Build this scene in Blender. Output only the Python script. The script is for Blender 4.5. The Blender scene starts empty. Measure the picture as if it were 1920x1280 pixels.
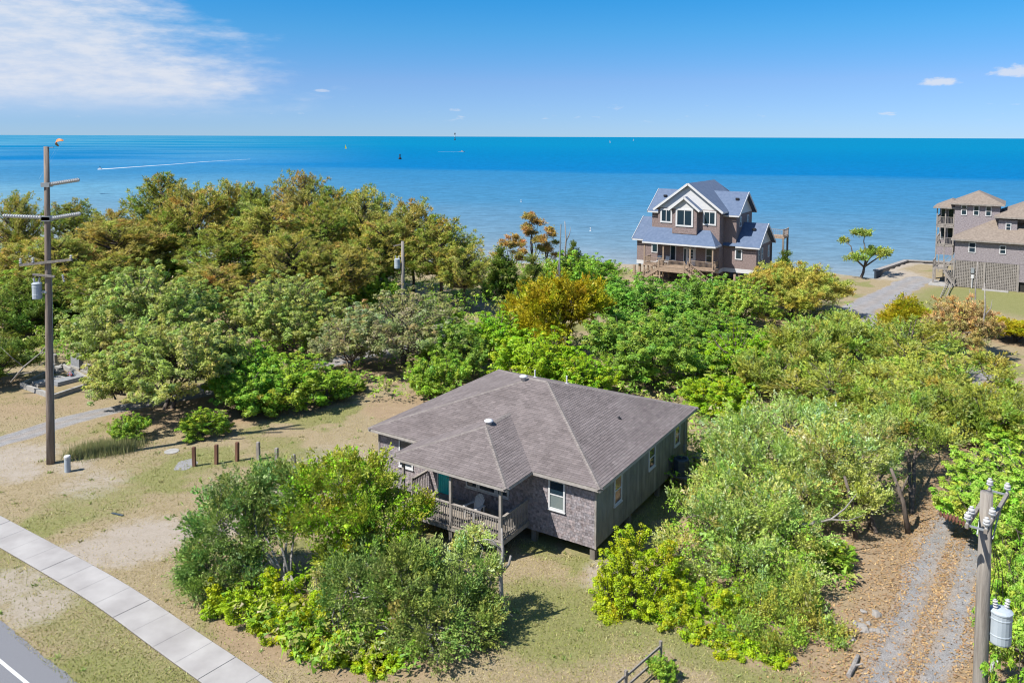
import bpy, math, random
import numpy as np
from mathutils import Vector, Matrix

# ---------------------------------------------------------------- camera, world, sun, exposure
scn = bpy.context.scene
H = 20.1                                   # drone height above the lawn
PITCH = math.radians(4.0); ROLL = math.radians(0.2); LENS = 28.0
cam_d = bpy.data.cameras.new("camera"); cam = bpy.data.objects.new("camera", cam_d)
scn.collection.objects.link(cam); scn.camera = cam
cam_d.lens = LENS; cam_d.sensor_width = 36.0; cam_d.shift_y = -0.1456
cam_d.clip_start = 0.5; cam_d.clip_end = 120000.0
cam.location = (0, 0, H)
cam.rotation_euler = (Matrix.Rotation(math.pi/2 - PITCH, 4, 'X') @ Matrix.Rotation(ROLL, 4, 'Z')).to_euler()

SUN_EL = math.radians(53.0); SUN_H = Vector((-0.89, -0.456, 0)).normalized()   # horizontal direction towards the sun
world = bpy.data.worlds.new("World"); scn.world = world; world.use_nodes = True
SKY_STRENGTH = 0.15

def build_world():
    nt = world.node_tree; nt.nodes.clear(); N = nt.nodes; L = nt.links
    out = N.new('ShaderNodeOutputWorld'); bg = N.new('ShaderNodeBackground'); bg.inputs['Strength'].default_value = SKY_STRENGTH
    sky = N.new('ShaderNodeTexSky'); sky.sky_type = 'NISHITA'; sky.sun_disc = False
    sky.sun_elevation = SUN_EL; sky.sun_rotation = math.atan2(SUN_H.x, SUN_H.y) % (2*math.pi)
    sky.altitude = 0; sky.air_density = 0.6; sky.dust_density = 0.0; sky.ozone_density = 2.0
    def val(x):
        return x
    def M(op, a, b=None, c=None, clamp=False):
        n = N.new('ShaderNodeMath'); n.operation = op; n.use_clamp = clamp
        for i, v in enumerate((a, b, c)):
            if v is None: continue
            if isinstance(v, (int, float)): n.inputs[i].default_value = v
            else: L.new(v, n.inputs[i])
        return n.outputs[0]
    tc = N.new('ShaderNodeTexCoord'); sep = N.new('ShaderNodeSeparateXYZ'); L.new(tc.outputs['Generated'], sep.inputs[0])
    X, Y, Z = sep.outputs
    az = M('MULTIPLY', M('ARCTAN2', X, Y), 57.29578)          # degrees, 0 ahead, positive right
    el = M('MULTIPLY', M('ARCSINE', Z), 57.29578)
    def noise(u, v, scale, detail, rough, w=0.0):
        cx = N.new('ShaderNodeCombineXYZ'); L.new(u, cx.inputs[0]); L.new(v, cx.inputs[1]); cx.inputs[2].default_value = w
        n = N.new('ShaderNodeTexNoise'); n.inputs['Scale'].default_value = scale; n.inputs['Detail'].default_value = detail
        n.inputs['Roughness'].default_value = rough; L.new(cx.outputs[0], n.inputs['Vector']); return n.outputs['Fac']
    def smooth(x, lo, hi):
        n = N.new('ShaderNodeMapRange'); n.interpolation_type = 'SMOOTHSTEP'
        n.inputs['From Min'].default_value = lo; n.inputs['From Max'].default_value = hi; L.new(x, n.inputs['Value']); return n.outputs[0]
    # a bank of thin high cloud on the left; its edge runs from the upper middle down to a tip
    n1 = noise(M('MULTIPLY', az, 0.10), M('MULTIPLY', el, 0.42), 1.6, 8, 0.55, 3.1)
    n2 = noise(M('MULTIPLY', az, 0.35), M('MULTIPLY', el, 1.2), 1.3, 6, 0.6, 7.7)
    mixn = M('ADD', M('MULTIPLY', n1, 0.65), M('MULTIPLY', n2, 0.35))
    # edge azimuth: -16.5 deg near el 3.2, running to -25 at el 9.5, and back to -22 at el 1.5
    dv = M('SUBTRACT', el, 3.0)
    edge = M('SUBTRACT', -13.2, M('MULTIPLY', M('ABSOLUTE', dv), 1.5))
    inside = M('ADD', M('DIVIDE', M('SUBTRACT', edge, az), 12.0), M('MULTIPLY', M('SUBTRACT', mixn, 0.5), 1.9))
    bank = smooth(inside, -0.10, 0.85)
    lowcut = smooth(el, 0.7, 3.2)
    highcut = smooth(M('MULTIPLY', el, -1.0), -26.0, -12.0)
    bank = M('MULTIPLY', M('MULTIPLY', bank, lowcut), highcut)
    bank = M('MULTIPLY', bank, M('ADD', 0.66, M('MULTIPLY', smooth(n2, 0.30, 0.70), 0.34)))
    # small fair-weather puffs low over the sea
    n3 = noise(M('MULTIPLY', az, 0.62), M('MULTIPLY', el, 2.6), 1.0, 5, 0.55, 12.3)
    band = M('MULTIPLY', smooth(el, 0.9, 1.5), smooth(M('MULTIPLY', el, -1.0), -2.5, -1.9))
    puffs = M('MULTIPLY', M('MULTIPLY', smooth(n3, 0.62, 0.74), band), 0.55)
    def blob(a0, e0, ra, re, seed):
        da = M('DIVIDE', M('SUBTRACT', az, a0), ra); de = M('SUBTRACT', el, e0)
        up = M('DIVIDE', M('MAXIMUM', de, 0.0), re); dn = M('DIVIDE', M('MAXIMUM', M('MULTIPLY', de, -1.0), 0.0), re*0.55)
        r2 = M('ADD', M('MULTIPLY', da, da), M('ADD', M('MULTIPLY', up, up), M('MULTIPLY', dn, dn)))
        nn = noise(M('MULTIPLY', az, 1.6), M('MULTIPLY', el, 3.2), 1.0, 6, 0.6, seed)
        return smooth(M('ADD', M('SUBTRACT', 1.0, r2), M('MULTIPLY', M('SUBTRACT', nn, 0.5), 2.2)), 0.0, 0.9)
    b1 = blob(28.05, 3.45, 1.35, 0.42, 1.0); b2 = blob(32.3, 3.95, 1.75, 0.55, 5.0); b3 = blob(-13.4, 3.1, 0.7, 0.16, 9.0)
    cl = M('MAXIMUM', M('MAXIMUM', bank, puffs), M('MAXIMUM', M('MULTIPLY', b1, 0.85), M('MAXIMUM', M('MULTIPLY', b2, 0.8), M('MULTIPLY', b3, 0.5))))
    cl = M('MULTIPLY', cl, 0.92, clamp=True)
    # sky grade: clear polarised sea air low down, overhead kept brighter as added fill light
    gr = N.new('ShaderNodeValToRGB'); L.new(M('DIVIDE', M('MAXIMUM', el, 0.0), 90.0), gr.inputs[0]); cr = gr.color_ramp
    cr.elements[0].position = SKY_GRADE[0][0]/90; cr.elements[0].color = (*SKY_GRADE[0][1], 1); cr.elements[1].position = SKY_GRADE[-1][0]/90; cr.elements[1].color = (*SKY_GRADE[-1][1], 1)
    for e_, c_ in SKY_GRADE[1:-1]: q = cr.elements.new(e_/90); q.color = (*c_, 1)
    hs = N.new('ShaderNodeMix'); hs.data_type = 'RGBA'; hs.blend_type = 'MULTIPLY'; hs.inputs['Factor'].default_value = 1.0
    L.new(sky.outputs[0], hs.inputs[6]); L.new(gr.outputs[0], hs.inputs[7])
    mx = N.new('ShaderNodeMix'); mx.data_type = 'RGBA'; L.new(cl, mx.inputs['Factor']); L.new(hs.outputs[2], mx.inputs[6])
    mx.inputs[7].default_value = CLOUD_COL
    L.new(mx.outputs[2], bg.inputs['Color']); L.new(bg.outputs[0], out.inputs['Surface'])
SKY_GRADE = [(0.0, (0.141, 0.192, 0.290)), (3.9, (0.178, 0.236, 0.319)), (7.3, (0.110, 0.288, 0.370)), (10.0, (0.060, 0.303, 0.414)), (32.0, (0.45, 0.60, 0.66)), (90.0, (0.90, 0.92, 0.88))]
CLOUD_COL = (1.98, 2.08, 2.30, 1)
build_world()

sun_d = bpy.data.lights.new("sun", 'SUN'); sun = bpy.data.objects.new("sun", sun_d); scn.collection.objects.link(sun)
sun_d.energy = 3.5; sun_d.angle = math.radians(0.53); sun_d.color = (1.0, 0.955, 0.88)
sun.location = (-60, -30, 80)
sdir = Vector((SUN_H.x*math.cos(SUN_EL), SUN_H.y*math.cos(SUN_EL), math.sin(SUN_EL)))
sun.rotation_euler = (-sdir).to_track_quat('-Z', 'Y').to_euler()
vs = scn.view_settings
vs.view_transform = 'Standard'; vs.look = 'None'; vs.gamma = 1.0; vs.exposure = 1.35; vs.use_curve_mapping = False
scn.render.engine = 'CYCLES'
scn.cycles.filter_width = 1.15; scn.cycles.max_bounces = 8; scn.cycles.diffuse_bounces = 5; scn.cycles.glossy_bounces = 2; scn.cycles.transparent_max_bounces = 4; scn.cycles.transmission_bounces = 5
# ---------------------------------------------------------------- survey helpers: photo bearings to places on the ground
COL = scn.collection
FPX = LENS/36.0*1920; CYP = 256.0 + FPX*math.tan(PITCH)
def ray(px, py):
    u = (px-960)/FPX; v = -(py-CYP)/FPX; c, s = math.cos(ROLL), math.sin(ROLL); u, v = u*c - v*s, u*s + v*c
    return (u, math.cos(PITCH)+v*math.sin(PITCH), -math.sin(PITCH)+v*math.cos(PITCH))
def atz(px, py, z=0.0):
    d = ray(px, py); t = (z-H)/d[2]; return (d[0]*t, d[1]*t, z)
def aty(px, py, y):
    d = ray(px, py); t = y/d[1]; return (d[0]*t, y, H+d[2]*t)

# ---------------------------------------------------------------- object helpers
def tag(o, label=None, cat=None, group=None, kind=None):
    if label: o['label'] = label
    if cat: o['category'] = cat
    if group: o['group'] = group
    if kind: o['kind'] = kind
    return o
def empty(name, loc=(0, 0, 0), rz=0.0, label=None, cat=None, group=None):
    o = bpy.data.objects.new(name, None); COL.objects.link(o); o.empty_display_size = 0.3
    o.location = loc; o.rotation_euler = (0, 0, rz); return tag(o, label, cat, group)
def link(name, me, parent=None, loc=(0, 0, 0), rot=(0, 0, 0), scale=None):
    o = bpy.data.objects.new(name, me); COL.objects.link(o); o.parent = parent; o.location = loc; o.rotation_euler = rot
    if scale: o.scale = scale
    return o
def raw_mesh(name, co, quads, mat, tint=None, smooth=False):
    """co (n,3) array, quads (m,k) int array"""
    co = np.asarray(co, dtype=np.float32); quads = np.asarray(quads, dtype=np.int32); m, k = quads.shape
    me = bpy.data.meshes.new(name); me.vertices.add(len(co)); me.vertices.foreach_set('co', co.ravel())
    me.loops.add(m*k); me.loops.foreach_set('vertex_index', quads.ravel())
    me.polygons.add(m); me.polygons.foreach_set('loop_start', np.arange(0, m*k, k, dtype=np.int32)); me.polygons.foreach_set('loop_total', np.full(m, k, dtype=np.int32))
    if smooth: me.polygons.foreach_set('use_smooth', np.ones(m, dtype=bool))
    me.update(calc_edges=True)
    if tint is not None:
        a = me.color_attributes.new('tint', 'FLOAT_COLOR', 'POINT'); t = np.ones((len(co), 4), dtype=np.float32); t[:, :3] = tint
        a.data.foreach_set('color', t.ravel())
    me.materials.append(mat); return me

class MB:
    def __init__(s): s.v = []; s.f = []; s.t = []; s.cur = (1, 1, 1)
    def add(s, vs, fs):
        o = len(s.v); s.v += [tuple(p) for p in vs]; s.f += [tuple(i+o for i in f) for f in fs]; s.t += [s.cur]*len(vs); return s
    BF = [(0, 3, 2, 1), (4, 5, 6, 7), (0, 1, 5, 4), (1, 2, 6, 5), (2, 3, 7, 6), (3, 0, 4, 7)]
    def box(s, x0, x1, y0, y1, z0, z1):
        return s.add([(x0, y0, z0), (x1, y0, z0), (x1, y1, z0), (x0, y1, z0), (x0, y0, z1), (x1, y0, z1), (x1, y1, z1), (x0, y1, z1)], MB.BF)
    def bar(s, p0, p1, w, h, up=(0, 0, 1), off=(0, 0)):
        a = Vector(p0); b = Vector(p1); d = (b-a).normalized(); u = Vector(up)
        sd = d.cross(u)
        if sd.length < 1e-5: sd = d.cross(Vector((1, 0, 0)))
        sd.normalize(); u = sd.cross(d).normalized()
        r = []
        for c in (a, b):
            for (i, j) in ((-1, -1), (1, -1), (1, 1), (-1, 1)): r.append(c + sd*(i*w/2+off[0]) + u*(j*h/2+off[1]))
        return s.add(r, [(0, 1, 2, 3), (7, 6, 5, 4), (0, 4, 5, 1), (1, 5, 6, 2), (2, 6, 7, 3), (3, 7, 4, 0)])
    def tube(s, pts, rad, n=8, caps=True):
        pts = [Vector(p) for p in pts]
        if not hasattr(rad, '__len__'): rad = [rad]*len(pts)
        vs = []; fs = []; ref = None
        for i, p in enumerate(pts):
            d = (pts[min(i+1, len(pts)-1)] - pts[max(i-1, 0)]).normalized()
            if ref is None: ref = Vector((1, 0, 0)) if abs(d.x) < 0.9 else Vector((0, 1, 0))
            a = d.cross(ref).normalized(); b = d.cross(a); ref = -d.cross(a).cross(d).cross(d) if False else ref
            for k in range(n):
                t = 2*math.pi*k/n; vs.append(p + (a*math.cos(t) + b*math.sin(t))*rad[i])
        for i in range(len(pts)-1):
            for k in range(n):
                k2 = (k+1) % n; fs.append((i*n+k, i*n+k2, (i+1)*n+k2, (i+1)*n+k))
        if caps: fs.append(tuple(range(n-1, -1, -1))); fs.append(tuple(range((len(pts)-1)*n, len(pts)*n)))
        return s.add(vs, fs)
    def lathe(s, c, prof, n=12, axis=None):
        """prof: (r, h) pairs up the axis from c"""
        c = Vector(c); ax = Vector(axis or (0, 0, 1)).normalized(); a = ax.orthogonal().normalized(); b = ax.cross(a); vs = []; fs = []
        for (r, h) in prof:
            for k in range(n):
                t = 2*math.pi*k/n; vs.append(c + ax*h + (a*math.cos(t)+b*math.sin(t))*r)
        for i in range(len(prof)-1):
            for k in range(n):
                k2 = (k+1) % n; fs.append((i*n+k, i*n+k2, (i+1)*n+k2, (i+1)*n+k))
        fs.append(tuple(range(n-1, -1, -1))); fs.append(tuple(range((len(prof)-1)*n, len(prof)*n)))
        return s.add(vs, fs)
    def slab(s, poly, th):
        """poly: planar 3d loop; thickness th added below along its normal (loop counter-clockwise from outside)"""
        P = [Vector(p) for p in poly]; n = (P[1]-P[0]).cross(P[2]-P[0]).normalized(); k = len(P)
        vs = P + [p - n*th for p in P]
        fs = [tuple(range(k)), tuple(range(2*k-1, k-1, -1))] + [(i, i+k, (i+1) % k + k, (i+1) % k) for i in range(k)]
        return s.add(vs, fs)
    def mesh(s, name, mat, smooth=False):
        me = bpy.data.meshes.new(name); me.from_pydata(s.v, [], s.f)
        if smooth: me.polygons.foreach_set('use_smooth', [True]*len(s.f))
        a = me.color_attributes.new('tint', 'FLOAT_COLOR', 'POINT')
        t = np.ones((len(s.v), 4), dtype=np.float32); t[:, :3] = np.array(s.t, dtype=np.float32).reshape(-1, 3); a.data.foreach_set('color', t.ravel())
        me.update(); me.materials.append(mat); return me
    def build(s, name, mat, parent=None, smooth=False, loc=(0, 0, 0), rot=(0, 0, 0)):
        return link(name, s.mesh(name, mat, smooth), parent, loc, rot)

# ---------------------------------------------------------------- materials
def new_mat(name):
    m = bpy.data.materials.new(name); m.use_nodes = True; return m, m.node_tree.nodes, m.node_tree.links, m.node_tree.nodes['Principled BSDF']
ALB = 0.62                                 # overall albedo calibration for the chosen exposure
def pmat(name, c1, c2=None, scale=4.0, rough=0.8, bump=0.0, bscale=None, tint=True, stretch=(1, 1, 1), spec=0.3, metal=0.0, lo=0.3, hi=0.7, detail=6, world_co=False):
    m, N, L, B = new_mat(name); B.inputs['Roughness'].default_value = rough; B.inputs['Specular IOR Level'].default_value = spec; B.inputs['Metallic'].default_value = metal
    tc = N.new('ShaderNodeTexCoord'); mp = N.new('ShaderNodeMapping'); mp.inputs['Scale'].default_value = stretch
    if world_co:
        g = N.new('ShaderNodeNewGeometry'); L.new(g.outputs['Position'], mp.inputs['Vector'])
    else: L.new(tc.outputs['Object'], mp.inputs['Vector'])
    no = N.new('ShaderNodeTexNoise'); no.inputs['Scale'].default_value = scale; no.inputs['Detail'].default_value = detail; L.new(mp.outputs[0], no.inputs['Vector'])
    cr = N.new('ShaderNodeValToRGB'); cr.color_ramp.elements[0].position = lo; cr.color_ramp.elements[1].position = hi
    c2 = c2 or c1; c1 = tuple(v*ALB for v in c1); c2 = tuple(v*ALB for v in c2); cr.color_ramp.elements[0].color = (*c1, 1); cr.color_ramp.elements[1].color = (*c2, 1); L.new(no.outputs['Fac'], cr.inputs[0])
    o = cr.outputs[0]
    if tint:
        at = N.new('ShaderNodeAttribute'); at.attribute_name = 'tint'; mx = N.new('ShaderNodeMix'); mx.data_type = 'RGBA'; mx.blend_type = 'MULTIPLY'; mx.inputs['Factor'].default_value = 1
        L.new(o, mx.inputs[6]); L.new(at.outputs['Color'], mx.inputs[7]); o = mx.outputs[2]
    L.new(o, B.inputs['Base Color'])
    if bump > 0:
        n2 = N.new('ShaderNodeTexNoise'); n2.inputs['Scale'].default_value = bscale or scale*3; n2.inputs['Detail'].default_value = 5; L.new(mp.outputs[0], n2.inputs['Vector'])
        bp = N.new('ShaderNodeBump'); bp.inputs['Strength'].default_value = bump; bp.inputs['Distance'].default_value = 0.03; L.new(n2.outputs['Fac'], bp.inputs['Height']); L.new(bp.outputs[0], B.inputs['Normal'])
    return m
def leaf_mat(name, trans=0.3, gloss=0.05):
    m, N, L, B = new_mat(name); N.remove(B); out = N['Material Output']
    at = N.new('ShaderNodeAttribute'); at.attribute_name = 'tint'
    oi = N.new('ShaderNodeObjectInfo'); hs = N.new('ShaderNodeHueSaturation'); L.new(at.outputs['Color'], hs.inputs['Color'])
    mr = N.new('ShaderNodeMapRange'); mr.inputs['To Min'].default_value = 0.488; mr.inputs['To Max'].default_value = 0.512; L.new(oi.outputs['Random'], mr.inputs[0]); L.new(mr.outputs[0], hs.inputs['Hue'])
    d = N.new('ShaderNodeBsdfDiffuse'); t = N.new('ShaderNodeBsdfTranslucent'); g = N.new('ShaderNodeBsdfGlossy'); g.inputs['Roughness'].default_value = 0.45
    L.new(hs.outputs[0], d.inputs['Color']); L.new(hs.outputs[0], t.inputs['Color']); g.inputs['Color'].default_value = (0.8, 0.85, 0.8, 1)
    m1 = N.new('ShaderNodeMixShader'); m1.inputs[0].default_value = trans; L.new(d.outputs[0], m1.inputs[1]); L.new(t.outputs[0], m1.inputs[2])
    m2 = N.new('ShaderNodeMixShader'); m2.inputs[0].default_value = gloss; L.new(m1.outputs[0], m2.inputs[1]); L.new(g.outputs[0], m2.inputs[2]); L.new(m2.outputs[0], out.inputs['Surface'])
    return m
def glass_mat(name, base=(0.015, 0.03, 0.045)):
    m, N, L, B = new_mat(name); B.inputs['Base Color'].default_value = (*base, 1); B.inputs['Roughness'].default_value = 0.06; B.inputs['Specular IOR Level'].default_value = 0.6
    return m

MT = dict(
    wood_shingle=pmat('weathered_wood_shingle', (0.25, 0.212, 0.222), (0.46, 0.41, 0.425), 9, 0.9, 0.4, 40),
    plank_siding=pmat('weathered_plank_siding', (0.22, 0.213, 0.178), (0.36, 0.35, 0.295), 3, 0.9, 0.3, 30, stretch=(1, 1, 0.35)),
    asphalt_shingle=pmat('asphalt_roof_shingle', (0.20, 0.168, 0.162), (0.262, 0.223, 0.216), 0.8, 0.95, 0.5, 60),
    ridge_cap=pmat('ridge_cap_shingle', (0.245, 0.215, 0.198), (0.31, 0.275, 0.255), 3, 0.95, 0.4, 50),
    grey_wood=pmat('grey_weathered_wood', (0.29, 0.26, 0.235), (0.46, 0.42, 0.38), 5, 0.85, 0.4, 30, stretch=(1, 1, 0.4)),
    deck_wood=pmat('deck_board_wood', (0.27, 0.23, 0.19), (0.42, 0.37, 0.31), 4, 0.85, 0.3, 30),
    dark_wood=pmat('dark_post_wood', (0.16, 0.075, 0.05), (0.26, 0.14, 0.09), 5, 0.9, 0.5, 20, stretch=(1, 1, 0.2)),
    pole_wood=pmat('utility_pole_wood', (0.20, 0.15, 0.12), (0.38, 0.31, 0.26), 3.0, 0.9, 0.6, 12, stretch=(4, 4, 0.25)),
    pale_pole=pmat('bleached_pole_wood', (0.25, 0.22, 0.19), (0.42, 0.385, 0.34), 3.0, 0.9, 0.6, 14, stretch=(5, 5, 0.3)),
    pile_wood=pmat('piling_wood', (0.20, 0.175, 0.15), (0.31, 0.28, 0.24), 4, 0.9, 0.4, 20, stretch=(1, 1, 0.3)),
    white=pmat('white_paint', (0.74, 0.75, 0.76), (0.82, 0.82, 0.82), 3, 0.5),
    fascia=pmat('weathered_fascia', (0.40, 0.36, 0.33), (0.55, 0.51, 0.47), 5, 0.7),
    teal=pmat('teal_door_paint', (0.0, 0.62, 0.58), (0.0, 0.70, 0.66), 3, 0.4),
    glass=glass_mat('window_glass'), glass_pale=glass_mat('window_glass_blind', (0.14, 0.17, 0.17)), glass_warm=glass_mat('window_glass_warm', (0.22, 0.13, 0.08)),
    concrete=pmat('sidewalk_concrete', (0.37, 0.35, 0.34), (0.52, 0.50, 0.485), 0.7, 0.9, 0.15, 60, world_co=True),
    plain_concrete=pmat('old_concrete', (0.36, 0.35, 0.33), (0.52, 0.50, 0.47), 3, 0.9, 0.2, 30),
    granite=pmat('gravestone_granite', (0.30, 0.31, 0.33), (0.42, 0.43, 0.45), 8, 0.5, 0.1, 50),
    joint=pmat('joint_soil', (0.12, 0.10, 0.085), (0.17, 0.15, 0.13), 8, 0.95),
    road=pmat('road_asphalt', (0.20, 0.205, 0.225), (0.27, 0.275, 0.295), 60, 0.9, 0.25, 200, world_co=True),
    roadpaint=pmat('road_paint', (0.68, 0.68, 0.67), (0.80, 0.80, 0.79), 10, 0.7),
    metal=pmat('galvanised_metal', (0.36, 0.40, 0.43), (0.46, 0.50, 0.53), 4, 0.45, metal=0.3, spec=0.5),
    transformer=pmat('transformer_paint', (0.46, 0.53, 0.60), (0.55, 0.62, 0.68), 3, 0.45, spec=0.5),
    ceramic=pmat('insulator_ceramic', (0.60, 0.60, 0.60), (0.72, 0.72, 0.71), 3, 0.35, spec=0.5),
    brown_ceramic=pmat('brown_ceramic', (0.18, 0.08, 0.05), (0.26, 0.12, 0.08), 3, 0.3, spec=0.5),
    hvac=pmat('hvac_paint', (0.05, 0.075, 0.095), (0.075, 0.10, 0.125), 4, 0.5),
    black=pmat('black_metal', (0.02, 0.02, 0.022), (0.035, 0.035, 0.04), 4, 0.5),
    blue_roof=pmat('blue_asphalt_roof', (0.115, 0.165, 0.265), (0.16, 0.215, 0.325), 2.5, 0.9, 0.3, 30),
    brown_shingle=pmat('brown_cedar_wall', (0.235, 0.175, 0.165), (0.39, 0.305, 0.29), 5, 0.9, 0.4, 18, stretch=(1, 1, 2.2), lo=0.35, hi=0.65),
    new_wood=pmat('new_deck_wood', (0.38, 0.27, 0.19), (0.50, 0.38, 0.28), 4, 0.8),
    tan_roof=pmat('tan_asphalt_roof', (0.235, 0.19, 0.155), (0.345, 0.285, 0.235), 4, 0.95, 0.3, 25),
    grey_shingle=pmat('grey_cedar_wall', (0.27, 0.235, 0.25), (0.44, 0.395, 0.415), 5, 0.9, 0.4, 18, stretch=(1, 1, 2.2), lo=0.35, hi=0.65),
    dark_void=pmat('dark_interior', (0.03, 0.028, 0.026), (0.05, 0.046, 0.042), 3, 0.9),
    bark=pmat('tree_bark', (0.11, 0.085, 0.07), (0.24, 0.20, 0.17), 6, 0.95, 0.5, 30, stretch=(1, 1, 0.3)),
    dead_wood=pmat('bleached_dead_wood', (0.27, 0.245, 0.225), (0.46, 0.43, 0.40), 6, 0.9, 0.4, 30),
    leaf=leaf_mat('leaf_foliage', 0.34, 0.02), needle=leaf_mat('needle_foliage', 0.27, 0.015), grass=leaf_mat('grass_blades', 0.25, 0.02),
    litter=leaf_mat('fallen_leaves', 0.1, 0.02),
    stone=pmat('rubble_stone', (0.30, 0.275, 0.25), (0.46, 0.43, 0.40), 5, 0.9, 0.3, 20),
)
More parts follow.
